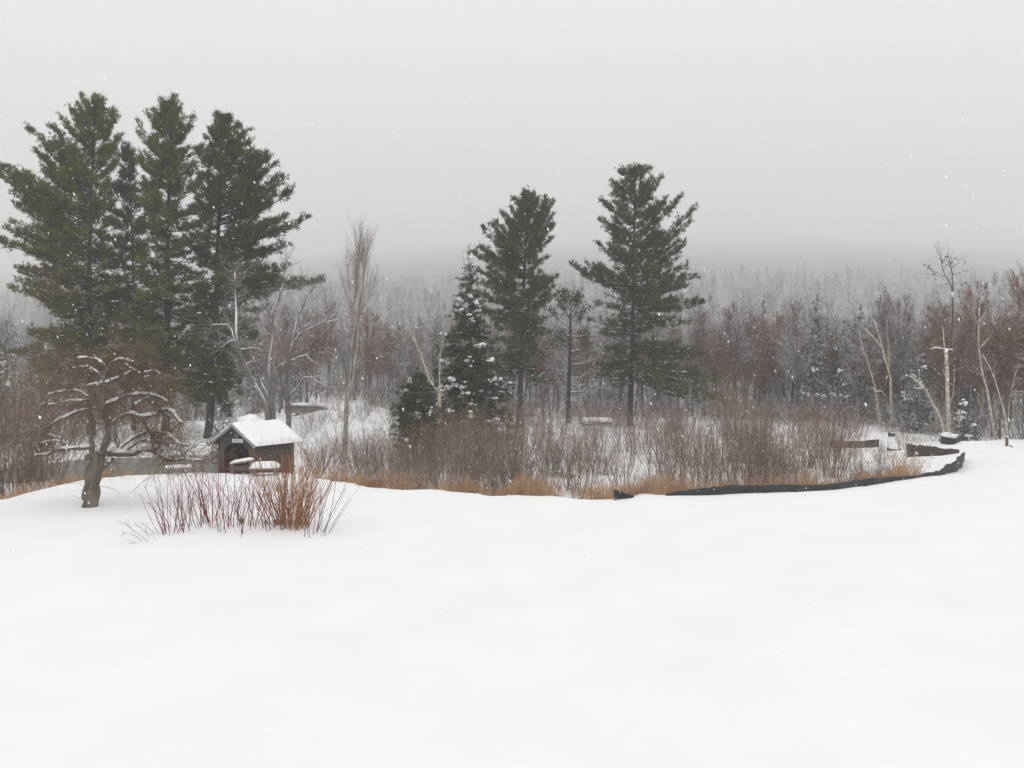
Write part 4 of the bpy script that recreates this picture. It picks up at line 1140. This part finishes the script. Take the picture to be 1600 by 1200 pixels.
for sx in (-1, 1):
    for yy in (0.08, LEN - .08):
        mb = MB(); mb.box((sx * (HW - .09), yy, .2), (.09, .09, 2.0)); mb.build('post', M['board'], br, smooth=False)
OV, FR = .26, .26
pitch = math.atan2(PEAK - EAVE, HW)
sl = (HW + OV) / math.cos(pitch)
for sx in (-1, 1):
    cx, cz = sx * (HW + OV) / 2, PEAK - (PEAK - EAVE) / HW * (HW + OV) / 2
    mb = MB(); mb.box((cx, LEN / 2, cz + .035), (sl, LEN + 2 * FR, .05), ry=sx * pitch); mb.build('roof_slope', M['board'], br, smooth=False)
    for yy in (-FR - .015, LEN + FR + .015):
        mb = MB(); mb.box((cx, yy, cz + .01), (sl + .02, .028, .12), ry=sx * pitch); mb.build('fascia', M['trim'], br, smooth=False)
# snow lying on the roof
nu, nv = 41, 41
uu, vv = np.meshgrid(np.linspace(-1, 1, nu), np.linspace(0, 1, nv))
xx = uu * (HW + OV + .03); yy = -FR - .03 + vv * (LEN + 2 * FR + .06)
eu = np.clip((1 - np.abs(uu)) / .16, 0, 1); ev = np.clip(np.minimum(vv, 1 - vv) / .08, 0, 1)
thk = .15 * np.sqrt(1 - (1 - eu) ** 2) * np.sqrt(1 - (1 - ev) ** 2) + .022 * np.sin(yy * 2.3 + 1) * np.sin(xx * 3.1 + .5) * eu * ev + .008 * np.sin(yy * 9 + xx * 5) * eu
base = PEAK - (PEAK - EAVE) / HW * np.sqrt(xx ** 2 + .015) + .06
V1 = np.stack([xx, yy, base + np.maximum(thk, .004)], -1).reshape(-1, 3)
V0 = np.stack([xx, yy, base - .002], -1).reshape(-1, 3)
i, j = np.meshgrid(np.arange(nu - 1), np.arange(nv - 1)); a = (j * nu + i).ravel(); q = np.stack([a, a + 1, a + nu + 1, a + nu], -1)
mb = MB(); mb.add(V1, q); mb.add(V0, q[:, ::-1])
mb.build('roof_snow', M['snow'], br)
# sign over the entrance with small dark marks, lantern above it
mb = MB(); mb.box((.12, -.035, 1.27), (.62, .025, .15)); sg = mb.build('sign', M['sign'], br, smooth=False)
mb = MB()
for (mx_, mz, mw, mh) in ((-.06, 1.275, .022, .085), (-.03, 1.275, .02, .085), (-.045, 1.29, .04, .015), (.05, 1.268, .022, .045), (.085, 1.268, .03, .04), (.125, 1.268, .018, .045), (.16, 1.268, .03, .04), (.20, 1.268, .022, .045), (.31, 1.275, .04, .045)):
    mb.box((mx_, -.0495, mz), (mw, .004, mh))
tag(mb.build('lettering', M['black'], sg, smooth=False), kind='stuff')
mb = MB(); mb.box((.12, -.06, 1.47), (.09, .07, .13)); mb.box((.12, -.06, 1.55), (.13, .10, .025)); mb.tubes(np.array([[[.12, -.005, 1.56], [.12, -.05, 1.60], [.12, -.06, 1.56]]]), np.full((1, 3), .008), 5)
mb.build('lantern', M['grey_wood'], br, smooth=False)

def wpt(px, py, d):
    return np.array([X(px, d), d, EYE - (py - HZ) * d / F])

def snow_strip(mb, P, r, rng, n=7):
    P = resample(np.asarray(P), 16)
    rr = r * (0.8 + .4 * rng.uniform(0, 1, 16)); rr[0] *= .3; rr[-1] *= .3
    mb.tubes((P + np.array([0, 0, r * .45]))[None], rr[None], n)

# ramp railing
rt_ = thing('bridge_railing', 'low grey pole railing leading to the covered bridge entrance', 'railing', tuple(wpt(328, 735, 38.6)))
o0 = np.array(rt_.location)
for a_, b_, r0 in (((345, 708, 39.6), (309, 722, 37.6), .03), ((345, 721, 39.6), (300, 730, 37.4), .045)):
    mb = MB(); mb.tubes(resample(np.array([wpt(*a_), wpt(*b_)]) - o0, 6)[None], np.full((1, 6), r0), 8, cap=True); mb.build('rail', M['grey_wood'], rt_)
for p_ in ((309, 719, 37.6), (328, 713, 38.6)):
    t_ = wpt(*p_) - o0
    mb = MB(); mb.tubes(np.array([[t_ - [0, 0, 1.0], t_ + [0, 0, .05]]]), np.full((1, 2), .04), 8, cap=True); mb.build('post', M['grey_wood'], rt_)
lg = thing('snowy_log', 'short thick grey log with a snow cap lying by the pole railing', 'log', tuple(wpt(278, 734, 37.2)))
o0 = np.array(lg.location); P = resample(np.array([wpt(257, 734, 37.4), wpt(278, 733, 37.2), wpt(300, 732, 37.0)]) - o0, 8)
mb = MB(); mb.tubes(P[None], np.full((1, 8), .09), 9, cap=True); mb.build('log', M['grey_wood'], lg)
mb = MB(); snow_strip(mb, P + np.array([0, 0, .06]), .085, rng_for('lg')); mb.build('snow', M['snow'], lg)

def slab_snow(mb, L, W, T, z, rng, rot=0.0, c=(0, 0)):
    n1, n2 = 21, 15
    uu, vv = np.meshgrid(np.linspace(-1, 1, n1), np.linspace(-1, 1, n2))
    eu = np.clip((1 - np.abs(uu)) / .55, 0, 1); ev = np.clip((1 - np.abs(vv)) / .75, 0, 1)
    t = T * np.sqrt(1 - (1 - eu) ** 2) * np.sqrt(1 - (1 - ev) ** 2)
    x = uu * L / 2 * (1 + .03 * np.sin(vv * 3)); y = vv * W / 2
    V1 = np.stack([x + c[0], y + c[1], z + t + np.tan(rot) * x], -1).reshape(-1, 3)
    V0 = np.stack([x + c[0], y + c[1], z - .003 + np.tan(rot) * x], -1).reshape(-1, 3)
    i, j = np.meshgrid(np.arange(n1 - 1), np.arange(n2 - 1)); a = (j * n1 + i).ravel(); q = np.stack([a, a + 1, a + n1 + 1, a + n1], -1)
    mb.add(V1, q); mb.add(V0, q[:, ::-1])
tb = thing('garden_table', 'low garden table under a rounded cushion of snow by the covered bridge', 'table', tuple(wpt(414, 741, 37.2)))
z0 = wpt(414, 741, 37.2)[2]; zt = wpt(414, 731, 37.2)[2] - z0
mb = MB()
for k in range(4): pass
for k in range(4):
    mb = MB(); mb.box((0, -.33 + k * .22, zt), (1.16, .2, .06)); mb.build('plank', M['grey_wood'], tb, smooth=False)
for sx in (-.42, .42):
    for sy in (-.25, .25):
        mb = MB(); mb.box((sx, sy, zt / 2 - .25), (.09, .07, zt + .45)); mb.build('leg', M['grey_wood'], tb, smooth=False)
mb = MB(); slab_snow(mb, 1.18, .88, .24, zt + .032, rg); mb.build('snow', M['snow'], tb)
tb.rotation_euler = (0, 0, R(8))
bn = thing('garden_bench', 'tilted plank bench with a snow strip in the covered bridge entrance', 'bench', tuple(wpt(378, 737, 37.9)))
z0 = wpt(378, 737, 37.9)[2]; zs = wpt(378, 722, 37.9)[2] - z0
mb = MB(); mb.box((0, 0, zs), (.98, .3, .05), ry=-.17); mb.build('seat', M['grey_wood'], bn, smooth=False)
mb = MB(); slab_snow(mb, .98, .34, .12, zs + .03, rg, .17); mb.build('snow', M['snow'], bn)
for sx in (-.4, .4):
    mb = MB(); mb.box((sx, 0, zs / 2 - .2 + .17 * sx), (.08, .22, zs + .34)); mb.build('leg', M['grey_wood'], bn, smooth=False)
mb = MB(); mb.box((.05, -.25, zs * .48), (1.05, .05, .16)); mb.build('rail', M['board_warm'], bn, smooth=False)

# flat snow heap behind the bridge roof
hp = MB()
P = wpt(390, 652, 46)
hp.blobs(np.array([[0, 0, -.1]]), np.array([[.62, .6, .42]]), rng_for('hp'))
hp.blobs(np.array([[.32, .1, -.2]]), np.array([[.5, .5, .40]]), rng_for('hp2'))
hp.blobs(np.array([[0, 0, -.9]]), np.array([[.7, .7, .95]]), rng_for('hp3'))
o = hp.build('snow_heap', M['snow'], None, loc=(P[0], P[1], P[2] - .22))
tag(o, 'lumpy heap of snow showing over the covered bridge roof', 'snow heap')

# log stack with a red end beyond the bridge
lp = thing('log_stack', 'low snow-topped stack of logs with a red end on the snowy bank', 'log pile', place(481, 76))
rg = rng_for('logs'); zb = lp.location.z
lz = .02
mb0 = []
for r_i, cnt_ in enumerate((4, 4, 3)):
    for k in range(cnt_):
        p0 = np.array([-1.45 + rg.uniform(-.15, .1), -.45 + .28 * k + .14 * r_i, lz + .1 + .2 * r_i]); p1 = p0 + np.array([3.0 + rg.uniform(-.25, .2), rg.normal() * .08, -.08])
        mb = MB(); mb.tubes(resample(np.array([p0, (p0 + p1) / 2, p1]), 5)[None], np.full((1, 5), .105), 7, cap=True); mb.build('log', M['grey_wood'], lp)
mb = MB(); slab_snow(mb, 2.7, 1.0, .22, lz + .62, rg, -.03); mb.build('snow', M['snow'], lp)
mb = MB(); mb.box((-1.6, 0, lz + .3), (.5, .9, .75)); mb.box((-1.6, -.1, lz + .72), (.3, .5, .16)); mb.build('end_box', M['rust'], lp, smooth=False)
for k in (-1, 1):
    mb = MB(); mb.box((k * .9, 0, lz / 2 - .15), (.14, .9, abs(lz) + .35)); mb.build('bearer', M['grey_wood'], lp, smooth=False)

# snow-covered fallen trunk with an arching branch by the half-dead pine
fl = thing('fallen_trunk', 'fallen trunk under snow with an arching dead branch in the marsh', 'log', place(925, 69))
z0 = wpt(925, 658, 69)[2] - fl.location.z - .1
P = resample(np.array([(-.9, 0, z0 - .05), (0, .1, z0 + .02), (1.6, .5, z0 - .05)]), 8)
mb = MB(); mb.tubes(P[None], np.linspace(.24, .15, 8)[None], 9, cap=True); mb.build('log', M['old_bark'], fl)
mb = MB(); snow_strip(mb, P + np.array([0, 0, .10]), .2, rng_for('fl')); mb.build('snow', M['snow'], fl)
mb = MB(); mb.tubes(resample(np.array([(-1.5, -.2, z0 + .75), (-1.1, -.2, z0 + .62), (-.85, -.2, z0 + .2), (-.75, -.2, z0 - .1), (.2, -.2, z0 - .12)]), 10)[None], np.linspace(.04, .08, 10)[None], 7); mb.build('branch', M['dark_bark'], fl)

# ---------------------------------------------------------------- silt fences
def fence(name, label, rows, mat, d_of=None, stakes=2.2, jag=.012, cat='fence', sink=.3):
    """rows: (px, base_py, top_py[, d])"""
    rng = rng_for(label)
    pts = []
    for r in rows:
        d = r[3] if len(r) > 3 else EYE * F / (r[1] - HZ)
        b = wpt(r[0], r[1], d); t = wpt(r[0], r[2], d)
        pts.append((b[0], b[1], b[2], t[2]))
    c = np.array(pts)
    L_ = np.linalg.norm(np.diff(c[:, :2], axis=0), axis=1).sum()
    n = max(12, int(L_ / .22))
    q = resample(c, n)
    T = unit(np.gradient(q[:, :2], axis=0)); Nn = np.stack([-T[:, 1], T[:, 0]], -1)
    o0 = np.array([q[:, 0].mean(), q[:, 1].mean(), q[:, 2].mean()])
    root = thing(name, label, cat, tuple(o0))
    nz = 5
    wav = .035 * np.sin(np.arange(n) * .55 + 1) + rng.normal(0, .012, n)
    V1 = []
    for k in range(nz):
        f = k / (nz - 1)
        z = (q[:, 2] - sink) * (1 - f) + q[:, 3] * f
        if k == nz - 1: z = z + rng.normal(0, jag, n) - .025 * np.abs(np.sin(np.arange(n) * .22 / stakes * 3.14))
        off = Nn * (wav * (.3 + f) + rng.normal(0, .006, n))[:, None]
        V1.append(np.stack([q[:, 0] + off[:, 0], q[:, 1] + off[:, 1], z], -1))
    V1 = np.stack(V1, 1).reshape(-1, 3) - o0
    Nn3 = np.repeat(np.concatenate([Nn, np.zeros((n, 1))], 1), nz, 0) * .008
    i, j = np.meshgrid(np.arange(n - 1), np.arange(nz - 1)); a = (i * nz + j).ravel()
    qd = np.stack([a, a + nz, a + nz + 1, a + 1], -1)
    m = n * nz
    mb = MB(); mb.add(np.concatenate([V1 - Nn3, V1 + Nn3]), np.concatenate([qd, qd[:, ::-1] + m]))
    rim = np.arange(n - 1) * nz + nz - 1
    mb.f.append(np.stack([rim, rim + nz, rim + nz + m, rim + m], -1)); mb.m.append(0)
    for e in (0, n - 1):
        kk = e * nz + np.arange(nz - 1)
        mb.f.append(np.stack([kk, kk + 1, kk + 1 + m, kk + m], -1)); mb.m.append(0)
    mb.build('fabric', mat, root)
    if stakes:
        for k in range(0, n, max(3, int(stakes / .22))):
            mb = MB(); p = q[k] ; h = p[3] - p[2] + sink
            mb.box((p[0] - o0[0] + Nn[k, 0] * .05, p[1] - o0[1] + Nn[k, 1] * .05, p[2] - sink + h * .49 - o0[2]), (.035, .035, h * 1.0), rz=rng.uniform(0, 1))
            mb.build('stake', M['stake'], root, smooth=False)
    return root
fence('silt_fence', 'long black fabric silt fence curving along the snowy lawn edge',
      [(1040, 773, 772), (1062, 773, 766), (1090, 775, 761.5), (1150, 772.5, 757.5), (1200, 770, 757), (1250, 768, 757), (1300, 766, 756.5), (1350, 758, 747), (1400, 752, 744.5), (1440, 746, 741), (1470, 741, 733), (1488, 736, 722), (1498, 731, 714), (1504, 724, 709, 41.5), (1506, 719, 706.5, 43.5)], M['fabric'])
fence('fence_flap', 'torn black fence end sticking up from the snow, sloping to a point', [(960.5, 777, 756), (965, 776, 758), (975, 775, 764), (985, 774, 769), (991, 773.5, 771.5)], M['fabric'], stakes=0, cat='fence', jag=.004)
fence('brown_barrier', 'rust-brown barrier face sunk in the snow behind the end of the silt fence', [(1417, 712, 693.5, 48.6), (1430, 711, 694.5, 48.4), (1455, 708, 697, 48), (1480, 705.5, 700, 47.8), (1499, 704, 702.5, 47.6)], M['fabric_brown'], stakes=2.4, jag=.03, sink=.2)
fence('brown_fence', 'dark brown strip of fence half hidden by the reddish shrubs', [(1296, 694, 687.5, 58), (1325, 696, 688.5, 57.5), (1350, 696, 688, 57), (1373.5, 694, 686, 56.5)], M['fabric_brown'], stakes=2.2)
fence('sagging_fence', 'tiny sagging black fence scrap standing in the open marsh snow', [(1386, 700, 695.5, 53), (1394, 703, 699, 53), (1402, 703.5, 700, 53), (1408, 701, 697.5, 53)], M['fabric'], stakes=0)
fence('fence_scrap', 'small dark fence stub poking out of the snow near the wood', [(1388, 676, 673, 64), (1394, 678, 675, 64), (1399, 679, 674, 64)], M['fabric'], stakes=0)
fence('black_fence', 'short black fence wrapped round a snow-capped boulder by the drive', [(1469, 690, 681.5, 54), (1480, 692, 683, 53.2), (1492, 693, 684, 52.8), (1500, 691.5, 683.5, 53.4), (1513, 690, 681, 54.2)], M['fabric'], stakes=2.0)
fence('drive_fence', 'black fence end with a wooden post where the drive meets the wood', [(1577, 703, 696, 50.5), (1586, 705, 700, 49.5), (1600, 707, 702, 48.7), (1625, 709, 703, 48)], M['fabric'], stakes=2.0)
pp = wpt(1573, 704, 50.8)
pst = thing('fence_post', 'weathered brown post with a snow cap standing by the drive', 'post', tuple(pp))
mb = MB(); mb.tubes(np.array([[[0, 0, -.3], [.01, 0, .4], [0, 0, .78]]]), np.array([[.09, .085, .08]]), 8, cap=True); mb.build('shaft', M['apple_twig'], pst)
mb = MB(); mb.blobs(np.array([[0, 0, .80]]), np.array([[.1, .1, .06]]), rng_for('cap')); mb.build('snow', M['snow'], pst)
bo = thing('snowy_boulder', 'rounded grey boulder capped with snow behind the short black fence', 'boulder', tuple(wpt(1482, 687, 54.6)))
mb = MB(); mb.blobs(np.array([[0, 0, .05]]), np.array([[.48, .42, .34]]), rng_for('bo')); mb.build('rock', M['rock'], bo)
mb = MB(); mb.blobs(np.array([[0, 0, .16]]), np.array([[.47, .42, .30]]), rng_for('bs')); mb.build('snow', M['snow'], bo)

# ---------------------------------------------------------------- dogwoods and willow on the lawn
def lawn_shrub(name, label, px, py, n, h_px, rb, lean, mat, n_tw, r=.0095, tw=.0040, upb=.05, bias=0.0, spready=.3):
    d = EYE * F / (py - HZ); x = X(px, d); z = gz(x, d)
    rng = rng_for(label)
    h = h_px * d / F
    root = thing(name, label, 'shrub', (x, d, z))
    mb = MB()
    a = rng.uniform(0, 6.28, n); rad = rb * np.sqrt(rng.uniform(0, 1, n))
    o = np.stack([np.cos(a) * rad, np.sin(a) * rad * 1.2 + rng.normal(0, spready, n), np.full(n, -.12)], -1)
    a2 = a + rng.normal(0, .6, n); le = lean * rng.uniform(.05, 1.9, n)
    dr = np.stack([np.cos(a2) * le + bias, np.sin(a2) * le, np.ones(n)], -1)
    hh = h * rng.uniform(.45, 1.05, n)
    S = grow(o, dr, hh, 7, .075, upb * .5, rng)
    mb.tubes(S, (r * np.linspace(1, .4, 7))[None] * rng.uniform(.6, 1.35, (n, 1)), 5)
    tag(mb.build('stem', mat, root), kind='stuff')
    i = rng.integers(0, n, n_tw); t = rng.uniform(.3, 1, n_tw); p, T = along(S, i, t)
    W = grow(p, spread_dirs(T, rng.uniform(.3, .8, n_tw), rng), hh[i] * .3 * (1.25 - t) * rng.uniform(.4, 1.2, n_tw) + .08, 4, .08, .05, rng)
    mb = MB(); mb.tubes(W, (tw * np.linspace(1, .5, 4))[None].repeat(n_tw, 0), 3); tag(mb.build('twig', mat, root), kind='stuff')
    return root
lawn_shrub('dogwood_shrub', 'thin crimson dogwood with a few stems nearest the apple tree', 268, 838, 20, 112, .28, .30, M['dogwood'], 60)
lawn_shrub('dogwood_shrub', 'sparse dark twiggy shrub between the crimson dogwoods', 302, 832, 12, 92, .3, .35, M['dogwood_dark'], 70)
lawn_shrub('dogwood_shrub', 'full crimson dogwood with a cluster of upright red stems', 341, 829, 38, 116, .5, .28, M['dogwood'], 120)
lawn_shrub('dogwood_shrub', 'crimson dogwood clump standing behind the little garden stake', 384, 830, 22, 105, .4, .25, M['dogwood'], 90)
lawn_shrub('dogwood_shrub', 'tall red-stemmed dogwood joining the brown willow clump', 424, 827, 34, 124, .42, .3, M['dogwood'], 110)
lawn_shrub('willow_shrub', 'dense orange-brown willow clump fanning up from the lawn snow', 458, 826, 150, 146, .45, .36, M['willow'], 480,   .0085, .004, spready=.08)
lawn_shrub('slanting_shrub', 'few dark slanting stems leaning away from the brown willow', 500, 833, 14, 105, .35, .2, M['dogwood_dark'], 60, bias=.28)
lawn_shrub('low_twigs', 'low arching dark twigs trailing over the snow beside the dogwoods', 240, 850, 6, 70, .2, .5, M['dogwood_dark'], 40, .005, .003, -.18, -.9)
for k, (px, py) in enumerate(((420, 846), (372, 848), (330, 850))):
    pass
d = EYE * F / (842 - HZ); x = X(377, d)
stk = thing('garden_stake', 'thin garden stake with a small brown cup standing among the dogwoods', 'stake', (x, d, gz(x, d)))
mb = MB(); mb.tubes(np.array([[[0, 0, -.1], [0.005, 0, .22], [0, 0, .45]]]), np.full((1, 3), .008), 6); mb.build('rod', M['stake'], stk)
mb = MB(); mb.tubes(np.array([[[0, 0, .34], [0, 0, .42], [0, 0, .46], [0, 0, .45]]]), np.array([[.015, .055, .085, .06]]), 10); mb.build('cup', M['dry_leaf'], stk)

# single dense bushes that stand out in the marsh
def bush(name, label, px, d, top_py, width_px, mat, n, ntw, r=.010, tw=.006, lean=.5):
    rng = rng_for(label)
    x, y, z = place(px, d)
    h = EYE - (top_py - HZ) * d / F - z
    root = thing(name, label, 'shrub', (x, y, z))
    tag(shrub_mesh(rng, n, h * 1.08, width_px * d / F * .32, lean, ntw, None, None, r, tw).build('stem', [M['shrub_stem'], mat], root), kind='stuff')
    return root
bush('russet_bush', 'dense russet thicket of fine twigs at the foot of the snow-dotted spruce', 715, 49, 616, 90, M['shrub_red'], 64, 600, .012, .005)
bush('russet_bush', 'russet twig thicket under the leaning pine beside the spruce', 778, 48, 626, 80, M['shrub_brown'], 46, 420, .012, .005)
bush('brown_bush', 'brown twig mass hiding the lower right of the evergreen bush', 668, 45, 648, 60, M['shrub_brown'], 55, 400, .011, .005)
bush('orange_bush', 'tall orange-brown bush beside the lone pine low boughs', 1138, 64, 580, 42, M['shrub_brown'], 60, 450, .013, .007)
bush('maroon_bush', 'dark maroon thicket in the marsh below the orange-brown bush', 1165, 50, 632, 95, M['shrub_red'], 70, 560, .012, .005)
bush('upright_bush', 'tall upright dark-stemmed bush in front of the brown fence strip', 1298, 44, 628, 62, M['shrub_red'], 60, 500)
bush('pond_bush', 'big brown twiggy bush at the far shore beyond the apple tree', 60, 42, 552, 120, M['brown_tree'], 90, 1500, .012, .006, .7)
bush('pond_bush', 'tall tan bush reaching up at the lawn edge left of the apple tree', 10, 36, 560, 110, M['shrub_brown'], 80, 1200, .010, .005, .7)
bush('pond_bush', 'brown bush with fine twigs right behind the apple tree limbs', 200, 62, 590, 120, M['brown_tree'], 90, 1300, .012, .008, .7)

# ---------------------------------------------------------------- falling snow
rg = rng_for('flakes')
N = 19000
dd = 5 + 60 * rg.uniform(0, 1, N) ** .6
px = rg.uniform(-250, 1850, N)
fx = (px - 800) / F * dd; fz = EYE + rg.uniform(-700, 700, N) / F * dd
ok = (fz > terr(fx, dd) + .1)
fx, dd, fz = fx[ok], dd[ok], fz[ok]; N = len(fx)
oc = np.array([[1, .6, .1], [-1, .6, -.1], [0, -1, 0], [0, 0, 1], [0, 0, -1]], float)
of = np.array([[0, 1, 3], [1, 2, 3], [2, 0, 3], [1, 0, 4], [2, 1, 4], [0, 2, 4]])
sz = rg.uniform(.005, .0125, N) * np.interp(dd, [3, 8, 60], [.55, .9, 1.35])
S = oc[None] * sz[:, None, None] * np.array([.8, .6, 1.9]) * (1 + .25 * rg.normal(size=(N, 5, 1)))
an = R(28) + rg.normal(0, .15, N)
V = np.stack([S[..., 0] * np.cos(an)[:, None] - S[..., 2] * np.sin(an)[:, None], S[..., 1], S[..., 0] * np.sin(an)[:, None] + S[..., 2] * np.cos(an)[:, None]], -1) + np.stack([fx, dd, fz], -1)[:, None]
mb = MB(); mb.add(V, (of[None] + np.arange(N)[:, None, None] * 5).reshape(-1, 3))
tag(mb.build('falling_snow', M['flake'], smooth=False), 'light snow flakes drifting down through the air', 'snow', kind='stuff')

# ---------------------------------------------------------------- haze
HAZE = 0.0009
m = bpy.data.materials.new('haze_air'); m.use_nodes = True
n, l = m.node_tree.nodes, m.node_tree.links
n.clear()
o_ = n.new('ShaderNodeOutputMaterial'); v_ = n.new('ShaderNodeVolumePrincipled')
v_.inputs['Color'].default_value = (0.997, 0.997, 0.997, 1)
v_.inputs['Density'].default_value = HAZE
v_.inputs['Anisotropy'].default_value = 0.0
l.new(v_.outputs[0], o_.inputs['Volume'])
mb = MB(); mb.box((0, 2575, 435), (6840, 5290, 876))
hz = mb.build('haze', m, smooth=False)
tag(hz, kind='stuff')
